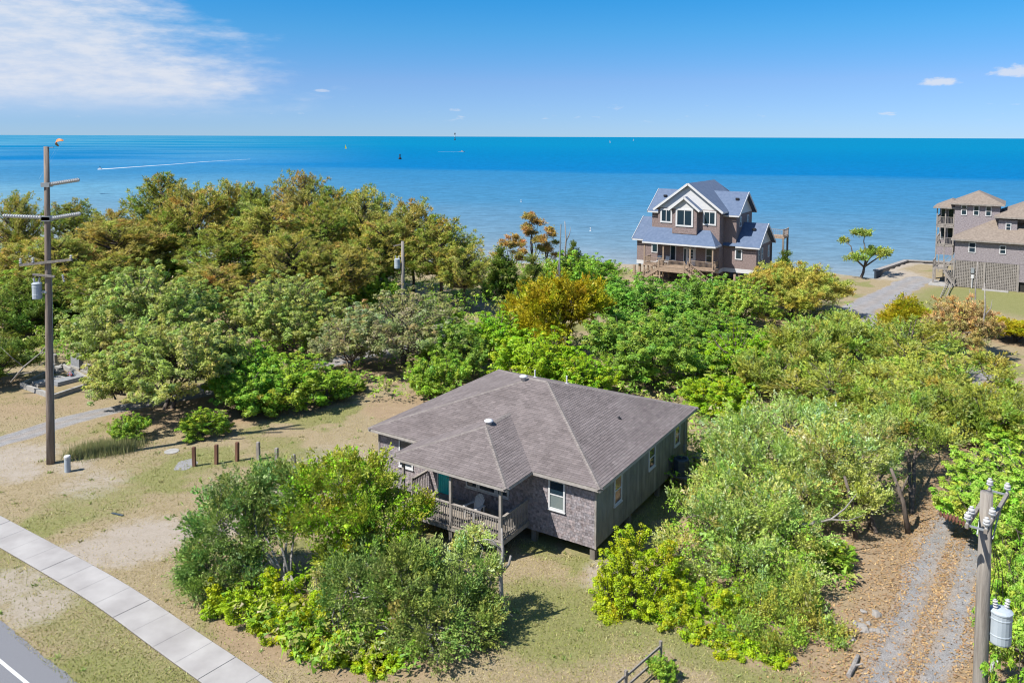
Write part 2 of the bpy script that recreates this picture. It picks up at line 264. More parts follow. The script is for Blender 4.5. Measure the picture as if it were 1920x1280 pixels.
# ---------------------------------------------------------------- plants: where each one stands (bearing, crown-top bearing, distance, crown width)
PLANTS = [
 # live oaks of the middle ground
 ('oak_pale', 275, 492, 69, 12.0, 'big pale-green live oak behind the burial plot'),
 ('oak_pale', 312, 588, 57.5, 10.2, 'wide pale live oak in front, its low limb over the gravel path'),
 ('oak_pale', 530, 512, 74, 10.6, 'rounded light-green live oak on its own dark trunk'),
 ('oak_grey', 760, 545, 68, 11.0, 'greyish twiggy live oak behind the cottage roof, left of centre'),
 ('oak_grey', 655, 590, 67, 6.5, 'small grey-green oak between the rounded oak and the twiggy one'),
 ('oak_green', 1225, 590, 64, 10.0, 'dark-green live oak rising straight behind the cottage ridge'),
 ('oak_green', 1200, 520, 80, 10.5, 'mid-green oak below the beach house stairs'),
 ('oak_green', 1310, 515, 84, 9.0, 'green oak under the beach house porch, right of the stairs'),
 ('oak_green', 1330, 585, 72, 8.0, 'green oak between the beach house and the bright tree'),
 ('oak_green', 850, 605, 66, 6.0, 'dark small oak left of the lime-green thicket'),
 ('oak_bright', 1395, 520, 82, 6.5, 'light-green leafy tree against the golden pine'),
 ('oak_bright', 1935, 830, 38, 7.2, 'light-green oak overhanging the driveway at the right edge'),
 ('oak_bright', 1985, 905, 31, 5.6, 'leafy light-green oak cut by the right edge behind the pale pole'),
 ('oak_bright', 1962, 1010, 27, 4.0, 'green bush behind the transformer of the pale pole'),
 # thickets and shrubs
 ('myrtle', 1010, 615, 63, 7.0, 'lime-green thicket right behind the cottage ridge'),
 ('myrtle', 930, 575, 72, 6.5, 'lime-green bush left of the yellow cedar'),
 ('myrtle', 1090, 660, 60, 5.0, 'lime-green bush touching the cottage roof ridge'),
 ('myrtle', 1375, 610, 64, 6.6, 'vivid yellow-green tree behind the cottage right corner'),
 ('myrtle', 1350, 705, 57, 5.0, 'vivid lime bush just behind the cottage right eave corner'),
 ('shrub_green', 460, 640, 61, 6.0, 'mid-green bush left of the oak clearing'),
 ('shrub_green', 555, 660, 58.5, 6.5, 'broad green bush at the lawn corner, right one of a pair'),
 ('shrub_green', 470, 690, 56.5, 5.0, 'broad green bush at the lawn corner, left one of a pair'),
 ('shrub_green', 640, 695, 61, 3.8, 'small green bush at the lawn edge below the grey oak'),
 ('shrub_green', 820, 660, 61, 4.6, 'small green bush by the bare soil behind the cottage'),
 ('shrub_green', 385, 765, 52.5, 3.4, 'low green bush beneath the low limb of the front oak'),
 ('shrub_green', 240, 775, 51.5, 2.4, 'small green bush by the gravel path'),
 ('shrub_green', 820, 560, 80, 5.5, 'green bush below the pine with the straight trunk'),
 ('shrub_green', 600, 500, 95, 7.0, 'green bush under the brown pines, left of the slim pole'),
 ('shrub_green', 310, 470, 100, 7.0, 'green vine-covered thicket in the dark gap of the pine wood'),
 ('shrub_green', 700, 510, 90, 5.0, 'yellowish-green bush left of the slim pole'),
 ('shrub_green', 1075, 470, 100, 7.5, 'green shrub mound left of the beach house, nearer one'),
 ('shrub_green', 1115, 478, 108, 7.0, 'green shrub mound nearest the sandy gap'),
 ('shrub_green', 1035, 490, 98, 6.0, 'green shrub behind the braced mast'),
 ('shrub_green', 30, 505, 84, 7.0, 'bright green shrub behind the tall pole at the left edge'),
 ('shrub_green', 1560, 1010, 36.5, 2.4, 'slim leafy shrub at the foot of the grey cedars'),
 ('shrub_green', 1243, 1238, 28.3, 1.1, 'tiny lime bush at the foot of the rail fence'),
 ('shrub_green', 1905, 760, 50, 5.0, 'yellow-green bush by the bend of the driveway'),
 ('shrub_green', 1930, 1225, 21.5, 2.6, 'low green bush in the bottom right corner'),
 # cedars
 ('cedar_yellow', 1058, 512, 73, 8.0, 'golden-green cedar behind the cottage, left of the green oaks'),
 ('cedar_yellow', 1700, 552, 82, 5.0, 'yellow-green cedar by the far driveway'),
 ('cedar_yellow', 1910, 600, 78, 6.5, 'dense yellow-green cedar at the right edge'),
 ('cedar_yellow', 990, 530, 80, 5.5, 'small golden cedar left of the taller golden one'),
 ('cedar_dark', 940, 462, 99, 5.0, 'dark green pointed cedar by the bay shore'),
 ('cedar_dark', 1000, 480, 96, 4.5, 'dark green cedar beneath the sparse pines'),
 ('cedar_dark', 1470, 470, 104, 4.0, 'dark green young pine at the beach house corner'),
 ('cedar_dark', 1075, 452, 108, 3.2, 'small pointed evergreen left of the sandy gap'),
 ('cedar_wide', 40, 545, 77, 8.0, 'dark cedar with bleached limbs left of the tall pole'),
 ('cedar_wide', 128, 560, 80, 6.5, 'dark cedar right behind the tall pole transformer'),
 ('cedar_wide', -12, 630, 63, 6.0, 'dark spreading cedar at the left edge by the graves'),
 ('cedar_olive', 1510, 600, 66, 8.0, 'olive cedar behind the big grey ones, left end of the row'),
 ('cedar_olive', 1600, 588, 70, 8.0, 'olive cedar in the back row below the far driveway'),
 ('cedar_olive', 1705, 600, 66, 8.5, 'olive cedar in the back row beside the browned pine'),
 ('cedar_olive', 1800, 668, 57, 8.5, 'olive cedar at the bend of the driveway'),
 ('cedar_olive', 1680, 690, 54, 8.0, 'olive cedar in the middle of the right thicket'),
 ('cedar_olive', 1560, 670, 57, 8.0, 'olive cedar behind the silvery cedar crowns'),
 ('cedar_olive', 1450, 650, 60, 5.5, 'olive cedar next to the vivid yellow-green tree'),
 ('cedar_olive', 1840, 720, 51, 5.5, 'olive cedar whose tips reach the driveway bend'),
 # pines
 ('pine', 40, 360, 108, 6.0, 'flat-topped pine standing alone at the left end of the wood'),
 ('pine', 128, 374, 106, 7.5, 'brownish pine just right of the tall pole top'),
 ('pine', 205, 392, 104, 7.0, 'dark pine in the dip of the wood skyline'),
 ('pine', 300, 325, 110, 9.0, 'tallest brown pine on the left skyline'),
 ('pine', 365, 345, 104, 9.0, 'pine with a pale forked trunk on the skyline'),
 ('pine', 425, 338, 109, 7.5, 'olive pine in the middle of the skyline'),
 ('pine', 485, 345, 106, 7.0, 'olive pine left of the skyline crown tuft'),
 ('pine', 566, 322, 108, 8.0, 'pine whose rounded tuft tops the skyline'),
 ('pine', 628, 352, 103, 8.0, 'pine to the right of the highest skyline tuft'),
 ('pine', 500, 378, 94, 11.5, 'broad rusty-brown pine with bare lower branches'),
 ('pine', 690, 350, 101, 8.5, 'rounded pine where the skyline drops to the bay'),
 ('pine', 600, 385, 95, 8.0, 'rusty pine between the broad one and the rounded one'),
 ('pine', 775, 374, 97, 7.5, 'pine at the right shoulder of the wood'),
 ('pine', 828, 406, 93, 8.8, 'lollipop-shaped pine with a straight visible trunk at the end of the wood'),
 ('pine', 725, 410, 93, 7.5, 'rusty pine above the slim utility pole'),
 ('pine', 550, 428, 86, 7.5, 'low spreading pine with a fan of pale branches'),
 ('pine', 425, 425, 88, 9.0, 'rusty pine behind the rounded live oak'),
 ('pine', 215, 412, 95, 11.0, 'wide olive pine left of the dark gap in the wood'),
 ('pine', 300, 400, 100, 9.0, 'olive pine above the dark gap in the wood'),
 ('pine', 110, 440, 88, 8.0, 'olive pine behind the tall pole, lower of two'),
 ('pine', 30, 450, 90, 8.0, 'olive pine at the far left edge below the flat-topped one'),
 ('pine', 190, 480, 80, 8.0, 'brownish pine above the big pale oak'),
 ('pine', 640, 455, 86, 7.5, 'golden-green pine left of the slim utility pole'),
 ('pine', 690, 440, 92, 6.5, 'brown pine directly left of the slim pole top'),
 ('pine', 395, 495, 80, 7.0, 'shaded pine between the two pale oaks'),
 ('pine', 870, 455, 90, 6.0, 'thin pine at the right end of the wood, lower branches bare'),
 ('pine', 60, 500, 80, 7.0, 'olive pine at the left edge above the dark cedar'),
 ('pine_sparse', 1000, 398, 112, 5.0, 'sparse rusty pine with separate tufts against the bay'),
 ('pine_sparse', 1025, 425, 114, 4.0, 'low sparse pine right of the tufted one'),
 ('pine_sparse', 955, 438, 106, 4.5, 'thin half-bare pine left of the tufted one'),
 ('pine_gold', 1490, 494, 88, 11.5, 'golden spreading pine in front of the beach house corner'),
 ('pine_brown', 1805, 560, 72, 6.5, 'browned pine beside a bare dead trunk'),
]
PLANT_XY = []
for (sp, px, ty, d, w, lab) in PLANTS:
    x, y, z = aty(px, ty, d); PLANT_XY.append((x, y, max(0.9, z)))
# ---------------------------------------------------------------- ground, sea, road, pavement, drives
rg = np.random.default_rng(11)
_PERM = rg.random((256, 256))
def vnoise(x, y, s):
    x = np.asarray(x, float)/s; y = np.asarray(y, float)/s; xi = np.floor(x).astype(int); yi = np.floor(y).astype(int); fx = x-xi; fy = y-yi
    fx = fx*fx*(3-2*fx); fy = fy*fy*(3-2*fy); g = lambda i, j: _PERM[i % 256, j % 256]
    return (g(xi, yi)*(1-fx)+g(xi+1, yi)*fx)*(1-fy) + (g(xi, yi+1)*(1-fx)+g(xi+1, yi+1)*fx)*fy
def fbm(x, y, s): return vnoise(x, y, s)*0.5 + vnoise(x+37.1, y-11.3, s/2.1)*0.3 + vnoise(x-71.9, y+53.7, s/4.3)*0.2
def sstep(a, b, x): t = np.clip((x-a)/(b-a), 0, 1); return t*t*(3-2*t)
SHX = [-6000, -60, 10, 30, 45, 54, 63.7, 68, 90, 6000]; SHY = [122, 131, 133, 131, 128, 117.5, 127.5, 126, 118, 110]
def shore(x): return np.interp(x, SHX, SHY) + (vnoise(x, 0*np.asarray(x, float), 9.0)-0.5)*2.0
def ground_z(x, y):
    x = np.asarray(x, float); y = np.asarray(y, float); s = shore(x)
    hard = sstep(52, 55, x)*(1-sstep(95, 110, x))
    w0 = 7.0*(1-hard)+0.8*hard; t = sstep(0, 1, (y-(s-w0))/(w0+3.0*(1-hard)+0.5))
    und = (fbm(x, y, 14)-0.5)*0.5*sstep(66, 85, y)*(1-sstep(100, 118, y))
    return -2.4*t + und + 0.25*hard*(1-t)*sstep(108, 116, y)
ROADDIR = np.array([0.805, -0.593]); ROADN = np.array([-0.593, -0.805])
def circ(x, y, cx, cy, r, soft): return 1-sstep(r-soft, r+soft, np.hypot(x-cx, y-cy))
LITTER = [(x, y, w*0.42) for (x, y, h), (sp, px, ty, d, w, lab) in zip(PLANT_XY, PLANTS) if w > 3]
LITTER += [(-9, 32.5, 3.6), (-5, 31, 3.4), (14, 41, 5.5), (16, 39, 4.5), (10, 35, 4.0), (11, 32, 3.5), (1, 62, 5), (-4, 60, 4.5), (-8, 58, 3)]
def path_dist(x, y, pts):
    d = np.full(np.shape(x), 1e9)
    for (a, b) in zip(pts[:-1], pts[1:]):
        ax, ay = a; bx, by = b; L2 = (bx-ax)**2+(by-ay)**2; t = np.clip(((x-ax)*(bx-ax)+(y-ay)*(by-ay))/L2, 0, 1)
        d = np.minimum(d, np.hypot(x-ax-t*(bx-ax), y-ay-t*(by-ay)))
    return d
WALK = [(-48, 53.2), (-36, 45.6), (-26.0, 39.2), (-20.85, 35.85), (-17.3, 33.45), (-13.2, 30.35), (-10.0, 27.95), (-4.0, 23.2), (6.0, 15.0)]
RDRIVE = [(9.0, 20.0), (12.0, 24.2), (14.7, 28.1), (18.3, 33.0), (21.3, 37.2), (25.0, 41.8), (30.5, 48.5), (35.5, 54.5), (38.4, 60.0), (39.6, 65.0), (39.0, 76.0), (39.6, 89.5), (44.0, 96.0), (50.5, 104.0), (56.5, 110.5), (59.5, 112.5)]
LDRIVE = [(-50, 40), (-38, 46.8), (-33.6, 51.0), (-31.2, 55.0), (-27.8, 58.4), (-23.6, 61.8), (-19, 66), (-14, 71.5), (-8, 76)]
def zones(x, y):
    x = np.asarray(x, float); y = np.asarray(y, float)
    lit = np.zeros(np.shape(x)); sand = np.zeros(np.shape(x)); green = np.zeros(np.shape(x))
    for (cx, cy, r) in LITTER: lit = np.maximum(lit, circ(x, y, cx, cy, r, 1.3))
    lit = np.maximum(lit, 0.9*(1-sstep(2.2, 4.2, path_dist(x, y, RDRIVE[:8]))))          # pine straw beside the drive
    lit = np.maximum(lit, circ(x, y, 18, 37.5, 4.5, 2.0))
    lit = np.maximum(lit, 0.42*circ(x, y, -16, 52.5, 4.0, 3.0)); lit = np.maximum(lit, 0.6*circ(x, y, -36, 60, 6, 3)); lit = np.maximum(lit, 0.4*circ(x, y, -27, 53, 3.5, 2.5))
    for (cx, cy, r, w) in ((-18.6, 38.2, 2.6, 0.82), (-15.8, 39.6, 2.2, 0.72), (-13.6, 41.6, 1.8, 0.7), (-12.0, 44.2, 1.8, 0.65), (-10.6, 47.0, 2.0, 0.65), (-20.5, 37.0, 1.8, 0.8), (-26.5, 47.2, 1.5, 0.6), (-24.2, 44.8, 2.4, 0.55), (-31, 48.5, 2.6, 0.75), (-11, 48.5, 3.0, 0.5), (-22.5, 34.2, 2.0, 0.65), (-20.2, 32.8, 1.6, 0.7), (-29.3, 46.2, 1.8, 0.7), (-8.5, 44, 2.5, 0.6), (5, 35.2, 1.8, 0.75), (55, 116, 5, 0.9), (47, 123, 9, 0.8), (20, 124, 8, 0.55), (-2, 95, 5, 0.6), (-13, 93, 4, 0.6)):
        sand = np.maximum(sand, w*circ(x, y, cx, cy, r, r*0.6))
    sand = np.maximum(sand, 0.85*sstep(-5.5, -1.0, y-np.interp(x, SHX, SHY)))
    for (cx, cy, r, w) in ((2.0, 31.8, 3.2, 0.8), (-4.5, 36.5, 3.0, 0.6), (-23, 42.3, 3.0, 0.6), (-14, 44.5, 4.0, 0.45), (-20.5, 46.8, 4, 0.45), (60, 99, 8, 1.0), (66, 93, 10, 0.9), (52, 92, 5, 0.7), (46, 86, 5, 0.6), (70, 84, 9, 0.6), (44, 112, 4, 0.6), (14, 118, 5, 0.6), (-33, 55, 3, 0.3)):
        green = np.maximum(green, w*circ(x, y, cx, cy, r, r*0.5))
    band = np.abs((x+20)*ROADN[0]+(y-33.5)*ROADN[1])
    green = np.maximum(green, 0.55*(1-sstep(1.0, 3.2, band))*sstep(20, 30, y))
    green = np.maximum(green, 0.75*sstep(0.52, 0.68, fbm(x, y, 4.0)))
    return lit, green, sand

def make_ground():
    xs = np.unique(np.concatenate([[-6000, -2500, -900, -400, -200, -140, -110], np.arange(-95, -45, 1.5), np.arange(-45, 75, 0.6), np.arange(75, 110, 1.5), [120, 150, 220, 400, 900, 2500, 6000]]))
    ys = np.unique(np.concatenate([[-6000, -2000, -600, -200, -60, -20, 0, 10, 16, 20], np.arange(23, 66, 0.6), np.arange(66, 140, 1.0), [142, 150]]))
    X, Y = np.meshgrid(xs, ys); Z = ground_z(X, Y); nx, ny = len(xs), len(ys)
    co = np.stack([X, Y, Z], -1).reshape(-1, 3); i = (np.arange(ny-1)[:, None]*nx + np.arange(nx-1)[None, :]).ravel()
    q = np.stack([i, i+1, i+1+nx, i+nx], 1); lit, gr, sa = zones(X, Y)
    m, N, L, B = new_mat('dry_lawn_and_soil'); B.inputs['Roughness'].default_value = 0.95; B.inputs['Specular IOR Level'].default_value = 0.15
    g = N.new('ShaderNodeNewGeometry')
    def noise(s, d=6, r=0.6, off=0.0):
        n = N.new('ShaderNodeTexNoise'); n.inputs['Scale'].default_value = s; n.inputs['Detail'].default_value = d; n.inputs['Roughness'].default_value = r
        mp = N.new('ShaderNodeMapping'); mp.inputs['Location'].default_value = (off, off*0.7, 0); L.new(g.outputs['Position'], mp.inputs[0]); L.new(mp.outputs[0], n.inputs['Vector']); return n.outputs['Fac']
    def ramp(f, a, b, c1, c2):
        r = N.new('ShaderNodeValToRGB'); r.color_ramp.elements[0].position = a; r.color_ramp.elements[1].position = b
        r.color_ramp.elements[0].color = (*[v*ALB for v in c1], 1); r.color_ramp.elements[1].color = (*[v*ALB for v in c2], 1); L.new(f, r.inputs[0]); return r.outputs[0]
    def mix(f, a, b):
        x = N.new('ShaderNodeMix'); x.data_type = 'RGBA'; L.new(f, x.inputs['Factor']); L.new(a, x.inputs[6]); L.new(b, x.inputs[7]); return x.outputs[2]
    at = N.new('ShaderNodeAttribute'); at.attribute_name = 'tint'; sp = N.new('ShaderNodeSeparateColor'); L.new(at.outputs['Color'], sp.inputs[0])
    def edge(w, n, amt=1.25):
        a = N.new('ShaderNodeMath'); a.operation = 'MULTIPLY_ADD'; L.new(n, a.inputs[0]); a.inputs[1].default_value = amt; a.inputs[2].default_value = -amt/2
        b = N.new('ShaderNodeMath'); b.operation = 'ADD'; L.new(w, b.inputs[0]); L.new(a.outputs[0], b.inputs[1])
        r = N.new('ShaderNodeMapRange'); r.interpolation_type = 'SMOOTHSTEP'; r.inputs['From Min'].default_value = 0.24; r.inputs['From Max'].default_value = 0.80; L.new(b.outputs[0], r.inputs['Value']); return r.outputs[0]
    n_f = noise(9.0, 8, 0.75); n_m = noise(1.3, 9, 0.74, 5.0); n_x = noise(28.0, 4, 0.7, 9.0)
    tan = mix(n_x, ramp(n_m, 0.3, 0.7, (0.33, 0.265, 0.15), (0.50, 0.42, 0.275)), ramp(n_f, 0.38, 0.64, (0.20, 0.15, 0.075), (0.54, 0.43, 0.27)))
    grn = mix(n_x, ramp(n_f, 0.38, 0.64, (0.14, 0.165, 0.04), (0.36, 0.365, 0.14)), ramp(n_m, 0.3, 0.7, (0.24, 0.235, 0.085), (0.35, 0.32, 0.15)))
    ltr = mix(n_x, ramp(n_f, 0.3, 0.7, (0.24, 0.165, 0.10), (0.51, 0.385, 0.245)), ramp(n_m, 0.3, 0.7, (0.30, 0.21, 0.13), (0.51, 0.385, 0.245)))
    snd = mix(n_x, ramp(n_m, 0.3, 0.7, (0.38, 0.32, 0.26), (0.52, 0.45, 0.37)), ramp(n_f, 0.3, 0.7, (0.34, 0.29, 0.23), (0.56, 0.50, 0.42)))
    c = mix(edge(sp.outputs[1], n_m), tan, grn); c = mix(edge(sp.outputs[2], n_m), c, snd); c = mix(edge(sp.outputs[0], n_m, 0.9), c, ltr)
    L.new(c, B.inputs['Base Color'])
    bp = N.new('ShaderNodeBump'); bp.inputs['Strength'].default_value = 0.7; bp.inputs['Distance'].default_value = 0.06; L.new(n_f, bp.inputs['Height']); L.new(bp.outputs[0], B.inputs['Normal'])
    me = raw_mesh('ground', co, q, m, np.stack([lit, gr, sa], -1).reshape(-1, 3), smooth=True)
    tag(link('ground', me), kind='structure')

def make_sea():
    m, N, L, B = new_mat('sound_water'); B.inputs['Roughness'].default_value = 0.3; B.inputs['IOR'].default_value = 1.33; B.inputs['Specular IOR Level'].default_value = 0.006
    g = N.new('ShaderNodeNewGeometry'); sp = N.new('ShaderNodeSeparateXYZ'); L.new(g.outputs['Position'], sp.inputs[0])
    def math_(op, a, b=None):
        n = N.new('ShaderNodeMath'); n.operation = op
        for i, v in enumerate((a, b)):
            if v is None: continue
            if isinstance(v, (int, float)): n.inputs[i].default_value = v
            else: L.new(v, n.inputs[i])
        return n.outputs[0]
    def noise(s, st, d=5, r=0.6, rot=0.0):
        mp = N.new('ShaderNodeMapping'); mp.inputs['Scale'].default_value = st; mp.inputs['Rotation'].default_value = (0, 0, rot); L.new(g.outputs['Position'], mp.inputs[0])
        n = N.new('ShaderNodeTexNoise'); n.inputs['Scale'].default_value = s; n.inputs['Detail'].default_value = d; n.inputs['Roughness'].default_value = r; L.new(mp.outputs[0], n.inputs['Vector']); return n.outputs['Fac']
    big = noise(0.0045, (1, 2.2, 1), 4, 0.5, 0.12)
    # effective distance offshore, tilted (nearer on the right) and broken up by the shoals
    lx = math_('DIVIDE', sp.outputs[0], math_('MAXIMUM', sp.outputs[1], 50.0))
    dist = math_('MULTIPLY', sp.outputs[1], math_('ADD', 1.0, math_('MULTIPLY', lx, 0.38)))
    dist = math_('MULTIPLY', dist, math_('ADD', 0.88, math_('MULTIPLY', big, 0.24)))
    lg = math_('DIVIDE', math_('LOGARITHM', dist, 10.0), 4.0)
    r = N.new('ShaderNodeValToRGB'); cr = r.color_ramp; L.new(lg, r.inputs[0])
    stops = WATER_STOPS
    cr.elements[0].position = stops[0][0]; cr.elements[0].color = (*[v*WK for v in stops[0][1]], 1); cr.elements[1].position = stops[-1][0]; cr.elements[1].color = (*[v*WK for v in stops[-1][1]], 1)
    for p, c in stops[1:-1]: e = cr.elements.new(p); e.color = (*[v*WK for v in c], 1)
    pale = noise(0.0035, (0.7, 1.0, 1), 3, 0.5, 0.3)
    left = N.new('ShaderNodeMapRange'); left.interpolation_type = 'SMOOTHSTEP'; left.inputs['From Min'].default_value = -0.12; left.inputs['From Max'].default_value = -0.5; L.new(lx, left.inputs['Value'])
    pf = N.new('ShaderNodeMapRange'); pf.interpolation_type = 'SMOOTHSTEP'; pf.inputs['From Min'].default_value = 0.36; pf.inputs['From Max'].default_value = 0.62; L.new(pale, pf.inputs['Value'])
    mx = N.new('ShaderNodeMix'); mx.data_type = 'RGBA'; L.new(math_('MULTIPLY', math_('MULTIPLY', left.outputs[0], pf.outputs[0]), 0.28), mx.inputs['Factor']); L.new(r.outputs[0], mx.inputs[6]); mx.inputs[7].default_value = (0.19, 0.36, 0.40, 1)
    chop = noise(0.45, (0.5, 1.0, 1), 6, 0.8, 0.1)
    cm = N.new('ShaderNodeMix'); cm.data_type = 'RGBA'; cm.blend_type = 'MULTIPLY'; cm.inputs['Factor'].default_value = 1
    cv = N.new('ShaderNodeMapRange'); cv.inputs['From Min'].default_value = 0.3; cv.inputs['From Max'].default_value = 0.7; cv.inputs['To Min'].default_value = 0.70; cv.inputs['To Max'].default_value = 1.30; L.new(chop, cv.inputs['Value'])
    L.new(mx.outputs[2], cm.inputs[6]); L.new(cv.outputs[0], cm.inputs[7]); L.new(cm.outputs[2], B.inputs['Base Color'])
    w1 = noise(0.9, (0.35, 1.0, 1), 6, 0.65, 0.25)
    bp = N.new('ShaderNodeBump'); bp.inputs['Strength'].default_value = 0.55; bp.inputs['Distance'].default_value = 0.5; L.new(w1, bp.inputs['Height']); L.new(bp.outputs[0], B.inputs['Normal'])
    df = N.new('ShaderNodeBsdfDiffuse'); gl = N.new('ShaderNodeBsdfGlossy'); gl.inputs['Roughness'].default_value = 0.25; ms = N.new('ShaderNodeMixShader'); ms.inputs[0].default_value = 0.035
    L.new(cm.outputs[2], df.inputs['Color']); L.new(bp.outputs[0], df.inputs['Normal']); L.new(bp.outputs[0], gl.inputs['Normal']); L.new(df.outputs[0], ms.inputs[1]); L.new(gl.outputs[0], ms.inputs[2]); N.remove(B); L.new(ms.outputs[0], N['Material Output'].inputs['Surface'])
    ys = [105, 160, 260, 500, 1000, 2500, 6000, 15000, 60000]; co = []; q = []
    for y in ys: co += [(-60000, y, -1.0), (-3000, y, -1.0), (-200, y, -1.0), (200, y, -1.0), (3000, y, -1.0), (60000, y, -1.0)]
    for j in range(len(ys)-1):
        for i in range(5): a = j*6+i; q.append((a, a+1, a+7, a+6))
    tag(link('water', raw_mesh('water', co, q, m)), kind='structure')
WK = 0.92
WATER_STOPS = [(0.527, (0.215, 0.240, 0.262)), (0.552, (0.115, 0.195, 0.258)), (0.605, (0.045, 0.160, 0.275)), (0.668, (0.020, 0.142, 0.285)), (0.678, (0.002, 0.118, 0.285)), (0.74, (0.0, 0.124, 0.275)), (0.82, (0.0, 0.142, 0.275)), (0.92, (0.0, 0.140, 0.270))]

def resample(pts, step):
    P = [Vector((p[0], p[1], 0)) for p in pts]; out = []
    for i in range(len(P)-1):
        p0 = P[max(i-1, 0)]; p1 = P[i]; p2 = P[i+1]; p3 = P[min(i+2, len(P)-1)]; n = max(2, int((p2-p1).length/0.1))
        for k in range(n):
            t = k/n; out.append(0.5*((2*p1)+(p2-p0)*t+(2*p0-5*p1+4*p2-p3)*t*t+(3*p1-p0-3*p2+p3)*t*t*t))
    out.append(P[-1]); res = [out[0]]; acc = 0
    for a, b in zip(out[:-1], out[1:]):
        acc += (b-a).length
        if acc >= step: res.append(b); acc = 0
    return res
def side(P, i):
    d = (P[min(i+1, len(P)-1)]-P[max(i-1, 0)]).normalized(); return Vector((d.y, -d.x, 0))   # to the right of travel

def make_walk():
    P = resample(WALK, 1.53); bed = MB()
    vs = []; fs = []
    for i, p in enumerate(P): s = side(P, i); vs += [p-s*0.83, p+s*0.83]
    for i in range(len(P)-1): fs.append((2*i, 2*i+1, 2*i+3, 2*i+2))
    bed.add([v+Vector((0, 0, 0.018)) for v in vs], fs); root = bed.build('sidewalk', MT['joint']); tag(root, kind='structure')
    for i in range(len(P)-1):
        if P[i].y > 46 or P[i].y < 24: continue
        mb = MB(); k = 0.985 + 0.05*random.random(); mb.cur = (k, k, k*0.995); g = 0.024 if i % 4 == 0 else 0.0
        d = (P[i+1]-P[i]).normalized(); a0 = P[i]+d*g; a1 = P[i+1]-d*0.003; s0 = side(P, i); s1 = side(P, i+1)
        lo = [a0-s0*0.80, a0+s0*0.80, a1+s1*0.80, a1-s1*0.80]; zt = 0.055 + random.uniform(-0.004, 0.004)
        e = 0.012
        ins = [a0-s0*(0.80-e)+d*e, a0+s0*(0.80-e)+d*e, a1+s1*(0.80-e)-d*e, a1-s1*(0.80-e)-d*e]
        vs = [v+Vector((0, 0, 0.0)) for v in lo] + [v+Vector((0, 0, zt-e)) for v in lo] + [v+Vector((0, 0, zt)) for v in ins]
        fs = [(0, 1, 5, 4), (1, 2, 6, 5), (2, 3, 7, 6), (3, 0, 4, 7), (4, 5, 9, 8), (5, 6, 10, 9), (6, 7, 11, 10), (7, 4, 8, 11), (8, 9, 10, 11)]
        mb.add(vs, fs); mb.build('concrete_slab', MT['concrete'], root)
def make_road():
    E0 = [(-60, 59.2), (-40, 45.0), (-21.1, 31.6), (-15.9, 27.95), (-8, 22.2), (4, 13)]
    P = resample(E0, 0.35); mb = MB(); vs = []; fs = []
    for i, p in enumerate(P):
        s = side(P, i); j = (float(fbm(p.x, p.y, 1.3))-0.5)*0.45
        for w in (j, 2.0, 5.0, 9.5): vs.append(p+s*w+Vector((0, 0, 0.012)))
    for i in range(len(P)-1):
        for k in range(3): fs.append((4*i+k, 4*i+k+1, 4*i+k+5, 4*i+k+4))
    mb.add(vs, fs); road = mb.build('road', MT['road']); tag(road, kind='structure')
    ln = MB(); vs = []; fs = []
    for i, p in enumerate(P):
        s = side(P, i); vs += [p+s*1.02+Vector((0, 0, 0.017)), p+s*1.15+Vector((0, 0, 0.017))]
    for i in range(len(P)-1): fs.append((2*i, 2*i+1, 2*i+3, 2*i+2))
    ln.add(vs, fs); tag(ln.build('edge_line', MT['roadpaint']), kind='structure')

def make_drive(name, pts, width, centre_litter, mat, seed, zoff=0.012):
    P = resample(pts, 0.3); r = np.random.default_rng(seed); cols = 13; co = []; tt = []
    for i, p in enumerate(P):
        s = side(P, i); wl = width/2*(1+0.35*(float(fbm(p.x, p.y, 2.2))-0.5)*2); wr = width/2*(1+0.35*(float(fbm(p.x+99, p.y, 2.2))-0.5)*2)
        for k in range(cols):
            t = k/(cols-1)*2-1; q = p+s*(t*(wr if t > 0 else wl)); z = float(ground_z(q.x, q.y))+zoff
            if k in (0, cols-1): z -= zoff+0.01
            co.append((q.x, q.y, z))
            n = float(fbm(q.x, q.y, 1.1)); track = math.exp(-((abs(t)-0.52)/0.27)**2); w = max(0.0, min(1.0, centre_litter*(1-track)*1.5 + (n-0.5)*1.6*centre_litter + (0.25 if abs(t) > 0.9 else 0)))
            g = (0.33, 0.325, 0.325); l = (0.42, 0.29, 0.16); k_ = 0.85+0.3*r.random(); tt.append([(g[c]*(1-w)+l[c]*w)*k_ for c in range(3)])
    n = len(P); q = [(i*cols+k, i*cols+k+1, (i+1)*cols+k+1, (i+1)*cols+k) for i in range(n-1) for k in range(cols-1)]
    o = link(name, raw_mesh(name, co, q, mat, np.array(tt)[:, :3])); tag(o, kind='structure'); return o
GRAVEL = pmat('gravel', (0.72, 0.72, 0.73), (1.28, 1.28, 1.28), 22, 0.95, 0.8, 45, world_co=True, lo=0.35, hi=0.65)

make_sea(); make_walk(); make_road()
make_drive('gravel_driveway', RDRIVE[:10], 3.4, 0.42, GRAVEL, 3)
make_drive('far_driveway', RDRIVE[9:], 4.0, 0.12, GRAVEL, 4, 0.05)
make_drive('gravel_path', LDRIVE, 2.3, 0.15, GRAVEL, 5)
make_ground()
